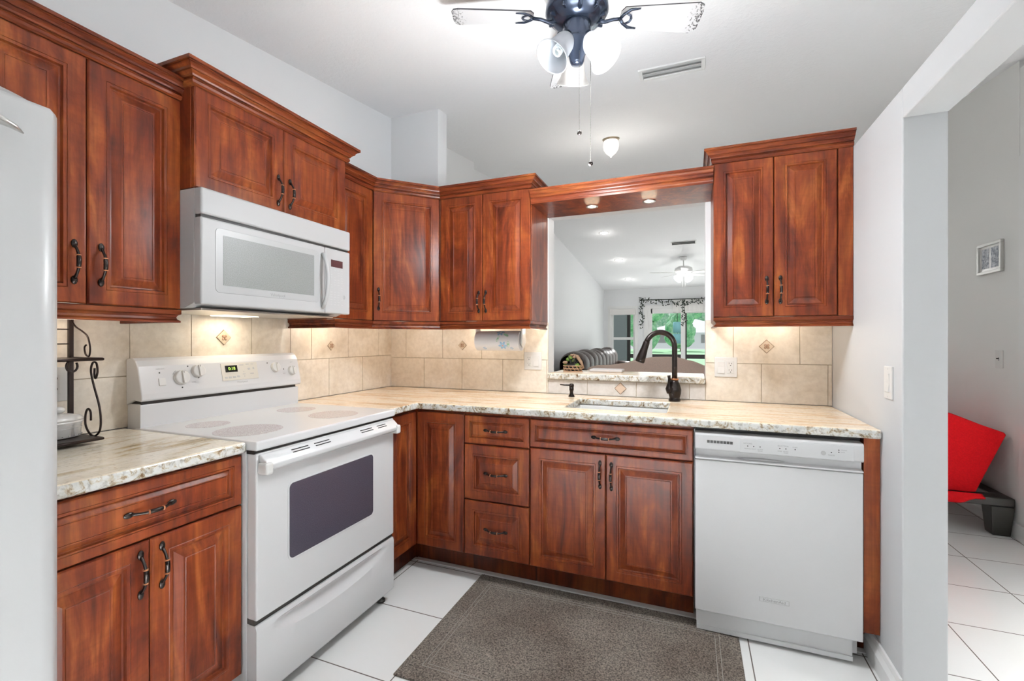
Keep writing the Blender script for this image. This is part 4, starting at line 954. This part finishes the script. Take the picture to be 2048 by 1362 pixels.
for (lx, ly, z0_, z1_) in ((0.004, -0.045, -0.160, 2.125-FZ), (0.050, -0.050, -0.125, 1.995-FZ)):
    mb = MB(); n_ = int((z0_-z1_)/0.0065)
    mb.tube([(lx, ly, z0_), (lx, ly, z1_)], 0.0007, 5)
    for i in range(n_): mb.lathe([(0.0004, -0.0018), (0.0016, 0), (0.0004, 0.0018)], 6, Matrix.Translation((lx, ly, z0_-i*0.0065)))
    c_ = obj('pull_chain', mb, 'chain', t); obj('chain_ball', MB().ell((lx, ly, z1_-0.008), (0.010, 0.010, 0.010), 16), 'bronze', c_)

# small ceiling light
t = thing('ceiling_light', 'small clear acorn glass ceiling light beyond the cabinets', 'ceiling light', (1.372, 1.315, 3.031)); ang = math.atan(0.126)
obj('mount', MB().lathe([(0.075, 0.012), (0.075, -0.004), (0.065, -0.014), (0.058, -0.018)], 28, Matrix.Rotation(ang, 4, 'X')), 'brass', t, smooth=True)
mb = MB().lathe([(0.060, -0.016), (0.068, -0.035), (0.071, -0.065), (0.064, -0.095), (0.045, -0.125), (0.022, -0.145), (0.008, -0.155), (0.004, -0.165)], 16, cap=False); obj('glass_globe', mb, 'facet_glass', t)
point('acorn_lamp_and_fill', (1.372, 1.315, 2.965), 0.3, (1, 0.93, 0.84), 0.05)
point('acorn_lamp_and_fill', (1.372, 1.315, 2.40), 7.0, (1, 0.95, 0.88), 0.05)  # second light added well below the globe to brighten the ceiling

# ceiling vents
def vent(loc, w, d, slope, label, n=2):
    t = thing('ceiling_vent', label, 'vent', loc, 0, None); R_x = Matrix.Rotation(math.atan(slope), 4, 'X')
    mb = MB(); b = 0.022
    for a in ((-w/2, w/2, -d/2, -d/2+b), (-w/2, w/2, d/2-b, d/2), (-w/2, -w/2+b, -d/2+b, d/2-b), (w/2-b, w/2, -d/2+b, d/2-b)): mb.box(*a, -0.007, 0.002, 0, R_x)
    obj('frame', mb, 'trimwhite', t, bevel=0.001); obj('backing', MB().box(-w/2+b, w/2-b, -d/2+b, d/2-b, 0.0, 0.003, 0, R_x), 'trimwhite', t)
    mb = MB()
    for k in range(n):
        y = -d/2+b+(d-2*b)*(k+0.5)/n; mx = R_x @ Matrix.Translation((0, y, -0.004)) @ Matrix.Rotation(0.6, 4, 'X'); mb.box(-w/2+b, w/2-b, -(d-2*b)/n*0.48, (d-2*b)/n*0.48, -0.001, 0.001, 0, mx)
    obj('slat', mb, 'greyl', t)
    return t
vent((1.925, 0.145, ceil_z(0.145)-0.002), 0.375, 0.165, 0.126, 'long white ceiling vent above the kitchen pass-through')
vent((1.905, 5.66, ceil_z(5.66)-0.002), 0.42, 0.20, -0.102, 'white ceiling vent in the living room seen through the opening')
# recessed lights in the living room
for x, y, lb in ((0.686, 4.81, 'recessed living room ceiling light, nearest of three'), (0.673, 6.504, 'recessed living room ceiling light, middle of three'), (0.655, 8.194, 'recessed living room ceiling light, farthest of three')):
    t = thing('recessed_light', lb, 'ceiling light', (x, y, ceil_z(y)), 0, 'recessed lights in the living room'); rx = Matrix.Rotation(math.atan(-0.102), 4, 'X')
    obj('trim_ring', MB().lathe([(0.062, -0.002), (0.085, -0.006), (0.088, 0.0)], 24, rx, cap=False), 'trimwhite', t, smooth=True); obj('lens', MB().lathe([(0.063, -0.003), (0.063, 0.0)], 24, rx), 'downlight', t)
    point('recessed_lamp', (x, y, ceil_z(y)-0.14), 0.7, (1, 0.96, 0.92), 0.06)

# ------------------------------------------------------------------ living room
fy = 6.581; t = thing('ceiling_fan', 'white ceiling fan with lit glass shades in the living room', 'ceiling fan', (1.891, fy, 2.50))
ct_ = ceil_z(fy)-2.50
obj('canopy', MB().lathe([(0.068, ct_), (0.066, ct_-0.03), (0.045, ct_-0.06), (0.012, ct_-0.07)], 20), 'trimwhite', t, smooth=True); obj('downrod', MB().tube([(0, 0, 0.14), (0, 0, ct_-0.05)], 0.011, 10), 'trimwhite', t)
obj('motor_housing', MB().lathe([(0.05, 0.155), (0.10, 0.150), (0.155, 0.12), (0.165, 0.08), (0.155, 0.05), (0.10, 0.03), (0.06, 0.02), (0.06, -0.02)], 28), 'trimwhite', t, smooth=True)
for k in range(5):
    q = math.radians(200+72*k); mb = MB().prism([(0.17, -0.045), (0.62, -0.065), (0.66, 0), (0.62, 0.065), (0.17, 0.045)], (0, 0, -0.003), (1, 0, 0), (0, 1, 0), (0, 0, 0.006))
    o = obj('blade', mb, 'trimwhite', t); o.matrix_local = Matrix.Rotation(q, 4, 'Z') @ Matrix.Rotation(-0.2, 4, 'X') @ Matrix.Translation((0, 0, 0.03))
for k in range(4):
    a = math.radians(45+90*k); d0 = Vector((math.cos(a)*0.75, math.sin(a)*0.75, -0.66)); mx = Matrix.Translation((math.cos(a)*0.06, math.sin(a)*0.06, -0.01)) @ d0.to_track_quat('Z', 'Y').to_matrix().to_4x4()
    obj('lamp_shade', MB().lathe([(0.025, 0), (0.045, 0.04), (0.06, 0.09), (0.075, 0.125)], 20, mx, cap=True), 'downlight' if k % 2 == 0 else 'shade_on', t, smooth=True)
mb = MB().tube([(-0.02, -0.02, -0.05), (-0.02, -0.02, -0.42)], 0.002, 5).tube([(0.03, -0.02, -0.05), (0.03, -0.02, -0.36)], 0.002, 5); obj('pull_chain', mb, 'trimwhite', t)
point('living_fan_lamp', (1.891, fy, 2.28), 4, (1, 0.97, 0.93), 0.10)

# camelback sofa seen from behind
t = thing('camelback_sofa', 'beige camelback sofa seen from behind through the pass-through', 'sofa', (1.735, 3.2, 0))
def camel(x):
    pts = [(-1.20, 0.80), (-1.08, 0.83), (-1.0, 0.855), (-0.83, 0.862), (-0.61, 0.893), (-0.35, 0.965), (-0.14, 0.996), (0, 1.0), (0.14, 0.996), (0.35, 0.948), (0.55, 0.875), (0.83, 0.80), (1.2, 0.76)]
    pts = [(a*0.86, 1.2554+(b-1.2554)*0.86) for a, b in pts]
    for (a, b), (c, d) in zip(pts, pts[1:]):
        if a <= x <= c: s_ = (x-a)/(c-a); s_ = s_*s_*(3-2*s_)*0.5+s_*0.5; return b+(d-b)*s_
    return 0.8
rows = []
for i in range(49):
    x = -0.98+1.96*i/48; z = camel(x); rows.append([(x, 0.0, 0.14), (x, -0.01, 0.5), (x, 0.0, z-0.03), (x, 0.02, z-0.008), (x, 0.055, z), (x, 0.09, z-0.008), (x, 0.12, z-0.03), (x, 0.20, 0.45), (x, 0.20, 0.14)])
mb = MB(); vs = mb.grid(rows, 0, True); mb.bm.faces.new(vs[0]); mb.bm.faces.new(list(reversed(vs[-1]))); obj('back', mb, 'taupe', t)
for s_ in (-1, 1):
    mb = MB(); mb.tube([(s_*0.90, 0.0, 0.74), (s_*0.91, 0.4, 0.63), (s_*0.91, 0.85, 0.60)], [0.10, 0.11, 0.11], 16); mb.box(min(s_*0.82, s_*0.96), max(s_*0.82, s_*0.96), 0.02, 0.88, 0.14, 0.62); obj('arm', mb, 'taupe', t)
box1('seat', (-0.81, 0.81, 0.20, 0.86, 0.14, 0.34), 'taupe', t, bevel=0.03); 
for s_ in (-1, 1): box1('seat_cushion', (min(s_*0.01, s_*0.80), max(s_*0.01, s_*0.80), 0.21, 0.88, 0.34, 0.49), 'taupe', t, bevel=0.04, seg=3)
for x, y in ((-0.9, 0.06), (0.9, 0.06), (-0.9, 0.82), (0.9, 0.82)): obj('leg', MB().lathe([(0.02, 0.0005), (0.03, 0.06), (0.035, 0.14)], 12, Matrix.Translation((x, y, 0))), 'espresso', t)
# leather sofa along the left wall
t = thing('leather_sofa', 'dark brown channel-tufted leather sofa along the far left wall', 'sofa', (-0.05, 6.1, 0), RZ)
box1('base', (-1.75, 1.75, -0.95, -0.10, 0.03, 0.42), 'leather', t, bevel=0.05, seg=3)
for k in range(9):
    x0 = -1.72+k*0.383
    z_t = 1.055 + (0.02 if k % 3 == 2 else 0)
    rows = []
    for i in range(9):
        u = i/8; x = x0+0.383*u; s_ = math.sin(PI*u)**0.6; row_ = []
        for j in range(13):
            q = PI*1.02*j/12; row_.append((x, -0.30-math.cos(q+PI)*-1*(0.20+0.03*s_)*1.0, 0.86+math.sin(q)*(0.15+0.05*s_)+(z_t-1.06)))
        row_ = [(x, row_[0][1], 0.40)] + row_ + [(x, row_[-1][1], 0.40)]; rows.append(row_)
    mb = MB(); mb.grid(rows, 0, True); obj('back_cushion', mb, 'leather', t)
for k in range(3): box1('seat_cushion', (-1.45+k*0.97, -1.45+(k+1)*0.97-0.01, -0.96, -0.50, 0.42, 0.56), 'leather', t, bevel=0.05, seg=3)
for s_ in (-1, 1): mb = MB(); mb.tube([(s_*1.66, -0.14, 0.66), (s_*1.66, -0.6, 0.64), (s_*1.66, -0.98, 0.60)], 0.13, 16); mb.box(s_*1.66-0.12, s_*1.66+0.12, -0.96, -0.14, 0.03, 0.62); obj('arm', mb, 'leather', t)
# flower arrangement on the ledge
t = thing('dried_flower_arrangement', 'small basket of dried brown and green flowers on the ledge left end', 'flower arrangement', (1.315, 0.155, 1.043))
mb = MB()
for k in range(14):
    q = 2*PI*k/14; mb.tube([(0.055*math.cos(q+0.3), 0.035*math.sin(q+0.3), 0.0), (0.062*math.cos(q), 0.04*math.sin(q), 0.022), (0.056*math.cos(q-0.2), 0.036*math.sin(q-0.2), 0.04)], 0.003, 6)
for z in (0.003, 0.02, 0.038): mb.tube([(0.062*math.cos(2*PI*i/24), 0.041*math.sin(2*PI*i/24), z) for i in range(25)], 0.0034, 6)
obj('basket', mb, 'wicker', t)
obj('moss', MB().ell((0, 0, 0.03), (0.052, 0.034, 0.025), 14, jit=0.06), 'espresso', t)
mb = MB()
for (x, y, z, r) in ((-0.018, 0, 0.092, 0.016), (-0.035, 0.01, 0.078, 0.015), (0.035, -0.02, 0.042, 0.018), (0.0, 0.01, 0.07, 0.014), (0.05, 0, 0.03, 0.014), (-0.05, 0.0, 0.045, 0.012)): mb.ell((x, y, z), (r, r*0.7, r*0.8), 8, jit=0.25)
obj('leaves', mb, 'plantgreen', t)
mb = MB()
for (x, y, z, r) in ((-0.045, -0.02, 0.060, 0.017), (-0.006, -0.01, 0.108, 0.013), (0.012, -0.01, 0.095, 0.012)): mb.ell((x, y, z), (r, r*0.8, r*0.6), 10, jit=0.2)
mb.tube([(0.0, 0, 0.112), (0.03, 0, 0.098), (0.055, 0, 0.06), (0.072, 0, 0.022)], [0.006, 0.012, 0.011, 0.006], 8)
obj('dried_pod', mb, 'bark', t)
mb = MB()
for k in range(9):
    q = 2*PI*k/9; mb.tube([(0, 0, 0.03), (0.03*math.cos(q), 0.02*math.sin(q), 0.065+0.02*(k % 3))], 0.0025, 6)
obj('stem', mb, 'espresso', t)
tag(box1('storage_tray', (1.42, 1.628, 0.17, 0.295, 1.0435, 1.060), 'box', bevel=0.004), 'flat pale box lying on the granite ledge beside the flowers', 'box')

# ------------------------------------------------------------------ far wall: window, sliding door, garland
mb = MB(); x0, x1, z0, z1 = 0.035, 0.70, 0.42, 2.06; f = 0.06
t = obj('window_1', MB().box(x0-0.05, x0+0.03, Y-0.02, Y+0.10, z0-0.05, z1+0.05).box(x1-0.03, x1+0.05, Y-0.02, Y+0.10, z0-0.05, z1+0.05).box(x0+0.03, x1-0.03, Y-0.02, Y+0.10, z1-0.03, z1+0.05).box(x0+0.03, x1-0.03, Y-0.03, Y+0.10, z0-0.05, z0+0.03), 'trimwhite', kind='structure')
obj('window_frame', MB().box(x0+0.03, x0+0.085, Y+0.02, Y+0.08, z0+0.03, z1-0.03).box(x1-0.07, x1-0.03, Y+0.02, Y+0.08, z0+0.03, z1-0.03).box(x0+0.085, x1-0.07, Y+0.02, Y+0.08, 1.235, 1.305).box(x0+0.085, x1-0.07, Y+0.02, Y+0.08, z0+0.03, z0+0.07).box(x0+0.085, x1-0.07, Y+0.02, Y+0.08, z1-0.07, z1-0.03), 'trimwhite', t)
box1('window_pane', (x0+0.08, x1-0.06, Y+0.045, Y+0.049, z0+0.06, z1-0.06), 'glasspane', t)
tag(box1('window_blind', (x0+0.0, x1-0.005, Y-0.05, Y-0.022, 1.885, 2.035), 'cloth', bevel=0.005), 'raised white blind stacked at the top of the far left window', 'blind')
t = obj('door_1', MB().box(0.90, 0.99, Y-0.025, Y+0.10, 0, 2.12).box(2.85, 2.94, Y-0.025, Y+0.10, 0, 2.12).box(0.99, 2.85, Y-0.025, Y+0.10, 2.03, 2.12), 'trimwhite', kind='structure')
for k, xa in enumerate((0.99, 1.79)):
    xb = xa+(0.885 if k == 0 else 1.06); yb = Y+0.02+k*0.04; st = 0.09 if k == 0 else 0.10
    obj('door_panel', MB().box(xa, xa+0.11 if k == 0 else xa+st, yb, yb+0.035, 0.01, 2.03).box(xb-st, xb, yb, yb+0.035, 0.01, 2.03).box(xa+0.08, xb-st, yb, yb+0.035, 1.905, 2.03).box(xa+0.08, xb-st, yb, yb+0.035, 0.01, 0.13), 'trimwhite', t)
    box1('glass_pane', (xa+0.07, xb-0.07, yb+0.015, yb+0.019, 0.10, 1.95), 'glasspane', t)
t = thing('curtain_rod', 'thin black curtain rod across the top of the sliding glass door', 'curtain rod', (1.9, Y-0.09, 2.245))
obj('rod', MB().tube([(-1.05, 0, 0), (1.05, 0, 0)], 0.011, 8), 'black', t)
for s_ in (-1, 1): obj('finial', MB().ell((s_*1.07, 0, 0), (0.03, 0.02, 0.02), 10), 'black', t); obj('bracket', MB().box(s_*1.0-0.01, s_*1.0+0.01, 0, 0.088, -0.012, 0.012), 'black', t)
rows = []
for i in range(41):
    x = 1.60+0.70*i/40; rows.append([(x, Y-0.112+0.006*math.sin(i*1.1), 2.236-0.33*j/8) for j in range(9)])
mb = MB(); mb.grid(rows, 0, True); o = tag(obj('window_valance', mb, 'cloth'), 'plain white cloth valance hanging from the curtain rod', 'valance'); o.modifiers.new('s', 'SOLIDIFY').thickness = 0.003
mb = MB(); random.seed(11); P_ = []
for i in range(24): P_.append((0.84+1.6*i/23, 2.26-0.02*math.sin(i*1.7)-0.16*math.sin(PI*i/23)*(0.4+0.6*(i/23))))
for i in range(12): P_.append((0.855+0.02*math.sin(i), 2.25-0.06*i))
for i in range(10): P_.append((1.86+0.04*math.sin(i*2), 2.2-0.065*i))
mb.tube([(0.80, Y-0.13, 2.255), (1.3, Y-0.135, 2.25), (1.9, Y-0.135, 2.24), (2.6, Y-0.13, 2.25)], 0.007, 6)
mb.tube([(0.86, Y-0.13, 2.25), (0.87, Y-0.13, 1.9), (0.88, Y-0.13, 1.58)], 0.005, 6); mb.tube([(1.86, Y-0.13, 2.24), (1.88, Y-0.13, 1.9), (1.90, Y-0.13, 1.70)], 0.005, 6)
vine = mb
t = tag(obj('leaf_garland', vine, 'leafdark'), 'black leafy silk garland draped over the curtain rod', 'garland')
lf = MB()
for (x, z) in P_:
    for k in range(6):
        c = Vector((x+random.uniform(-0.045, 0.045), Y-0.135+random.uniform(-0.02, 0.01), z+random.uniform(-0.07, 0.05)))
        R3 = Matrix.Rotation(random.uniform(0, 6.28), 4, 'Y') @ Matrix.Rotation(random.uniform(-0.5, 0.5), 4, 'X'); lf.ell(c, (0.020, 0.005, 0.011), 8, 0, R3)
o = obj('leaves', lf, 'leafdark', t); o['kind'] = 'stuff'

# ------------------------------------------------------------------ outdoors
GY = 12.3
box1('lawn', (-30, 30, Y+0.14, 60, -0.14, -0.06), 'lawn', **ST); bpy.data.objects['lawn'].name = 'ground'
box1('porch_slab', (-2, 7, Y+0.14, GY+0.1, -0.06, -0.01), 'stone', **ST); bpy.data.objects['porch_slab'].name = 'floor_porch'
tag(box1('porch_column', (-0.55, 0.10, GY-0.3, GY+0.1, -0.01, 2.5), 'stone'), 'grey stucco porch column seen through the far left window', 'column')
t = thing('porch_screen_frame', 'dark metal porch frame of posts and rail beyond the glass door', 'porch frame', (1.0, GY, -0.01))
for x in (-0.86, 0.84, 2.6): obj('post', MB().box(x-0.055, x+0.055, -0.05, 0.05, 0, 2.5), 'post', t)
obj('rail', MB().box(-0.80, 2.6, -0.03, 0.03, 0.66, 0.79), 'post', t); obj('rail', MB().box(-0.8, 2.6, -0.04, 0.04, 2.38, 2.5), 'post', t)
t = thing('hanging_lantern', 'teal cylinder lantern hanging from the porch frame', 'lantern', (1.62, GY, 1.12))
obj('upper_drum', MB().lathe([(0.10, 0.34), (0.13, 0.33), (0.13, 0.66), (0.10, 0.67)], 20), 'teal', t, smooth=True); obj('lower_drum', MB().lathe([(0.10, 0.0), (0.13, 0.01), (0.13, 0.30), (0.10, 0.31)], 20), 'teal', t, smooth=True); obj('cord', MB().tube([(0, 0, 0.2), (0, 0, 1.249)], 0.01, 6), 'black', t)
t = thing('neighbor_house', 'distant low house with pale roof beyond the lawn', 'house', (2.4, 72, -0.1))
obj('wall', MB().box(-7, 7, -3, 3, 0, 2.4), 'housew', t)
mb = MB(); hx = [mb.bm.verts.new(q_) for q_ in ((-7.8, -4, 2.3), (7.8, -4, 2.3), (7.8, 4, 2.3), (-7.8, 4, 2.3), (-1.0, 0, 4.4), (0.2, 0, 4.4))]
for fc in ((0, 1, 5, 4), (1, 2, 5), (2, 3, 4, 5), (3, 0, 4), (3, 2, 1, 0)): mb.bm.faces.new([hx[i] for i in fc])
obj('roof', mb, 'housew', t)
for x in (-4.5, -1.5, 1.5): obj('window', MB().box(x-0.6, x+0.6, -3.05, -2.98, 0.8, 2.0), 'grey', t)
random.seed(21)
TR = [(-22, 50, 7), (-13, 40, 6.5), (-8.2, 30, 6), (-4.2, 27, 4.2), (-2.6, 46, 6.5), (1.0, 50, 6), (-5, 95, 11), (4.5, 96, 11), (-2.0, 19, 1.8), (-14, 95, 12), (14, 96, 12), (-7.6, 52, 9), (-30, 70, 10)]
LB = ['leafy green tree left of the lawn, farthest left', 'leafy green tree beyond the left window', 'rounded green tree behind the porch column', 'small leafy tree near the left window', 'green tree left of the glass door view', 'green tree filling the glass door view', 'tall tree behind the pale house, left', 'tall tree behind the pale house, middle', 'low green shrub just beyond the porch', 'distant tree behind the lawn', 'tall tree behind the pale house, right', 'distant tree at the far left', 'outermost distant tree on the left']
for (x, y, h), lb in zip(TR, LB):
    t = thing('garden_tree', lb, 'tree', (x, y, -0.1), 0, 'garden trees')
    mb = MB(); 
    for k in range(14):
        q = random.uniform(0, 6.28); r = h*0.22*random.random(); mb.ell((r*math.cos(q), r*math.sin(q), h*random.uniform(0.18, 0.82)), (h*0.17, h*0.17, h*0.16), 16, jit=0.10)
    obj('crown', mb, 'leaf', t); obj('trunk', MB().tube([(0, 0, 0), (0, 0, h*0.5)], [0.03*h, 0.018*h], 8), 'bark', t)

# ------------------------------------------------------------------ dining side
t = thing('futon', 'dark low futon frame with folded red cover beyond the doorway', 'futon', (3.60, 1.9, 0))
mb = MB().box(-0.6, 0.335, -0.83, -0.72, 0.19, 0.245).box(0.255, 0.335, -0.72, 0.85, 0.19, 0.245).box(-0.6, 0.255, 0.77, 0.85, 0.19, 0.245).box(-0.6, -0.52, -0.72, 0.77, 0.19, 0.245)
obj('frame', mb, 'espresso', t, bevel=0.006)
for x, y in ((0.275, -0.775), (0.275, 0.80), (-0.55, -0.775), (-0.55, 0.80)):
    obj('leg', MB().lathe([(0.062, 0.0005), (0.082, 0.19)], 4, Matrix.Translation((x, y, 0)) @ Matrix.Rotation(PI/4, 4, 'Z'), smooth=False), 'espresso', t, bevel=0.004)
# mattress folded up as a tilted back resting toward the wall
mb = MB(); rows = []
for i in range(17):
    y = -0.77+1.5*i/16; wv = 0.008*math.sin(i*1.3)
    rows.append([(-0.10, y, 0.25), (0.135, y, 0.248), (0.17+wv, y, 0.252), (0.24, y, 0.43), (0.322, y, 0.638), (0.312, y, 0.652), (0.20, y, 0.695), (0.05, y, 0.76), (-0.10, y, 0.80), (-0.20, y, 0.50)])
vs = mb.grid(rows, 0, True, False, True); mb.bm.faces.new(vs[0]); mb.bm.faces.new(list(reversed(vs[-1]))); obj('folded_mattress', mb, 'red', t, bevel=0.006, seg=2)
rows = []
for i in range(25):
    u = i/24; x = -0.16+0.33*u; dr_p = 0.085*(1-u)**0.8+0.012
    rows.append([(x, -0.772-0.006*j-0.010*math.sin(u*14+j*0.8)*(j/6), 0.262-dr_p*j/6) for j in range(7)])
mb = MB(); mb.grid(rows, 0, True); o = obj('cover_fold', mb, 'red', t, loc=(0, -0.065, 0)); o.modifiers.new('s', 'SOLIDIFY').thickness = 0.012
t = thing('framed_picture', 'small silver-framed picture hanging on the dining wall', 'picture', (3.946, 1.335, 1.81), -RZ)
w2, h2 = 0.27, 0.21; mb = MB()
for a in ((-w2/2, w2/2, h2/2-0.018, h2/2), (-w2/2, w2/2, -h2/2, -h2/2+0.018), (-w2/2, -w2/2+0.018, -h2/2+0.018, h2/2-0.018), (w2/2-0.018, w2/2, -h2/2+0.018, h2/2-0.018)): mb.box(a[0], a[1], -0.022, -0.001, a[2], a[3])
obj('frame', mb, 'chrome', t, bevel=0.003); box1('mat_board', (-w2/2+0.018, w2/2-0.018, -0.010, -0.004, -h2/2+0.018, h2/2-0.018), 'cover_glass', t)
for s_ in (-1, 1): box1('print', (s_*0.052-0.042, s_*0.052+0.042, -0.0108, -0.0098, -0.068, 0.068), 'art', t)
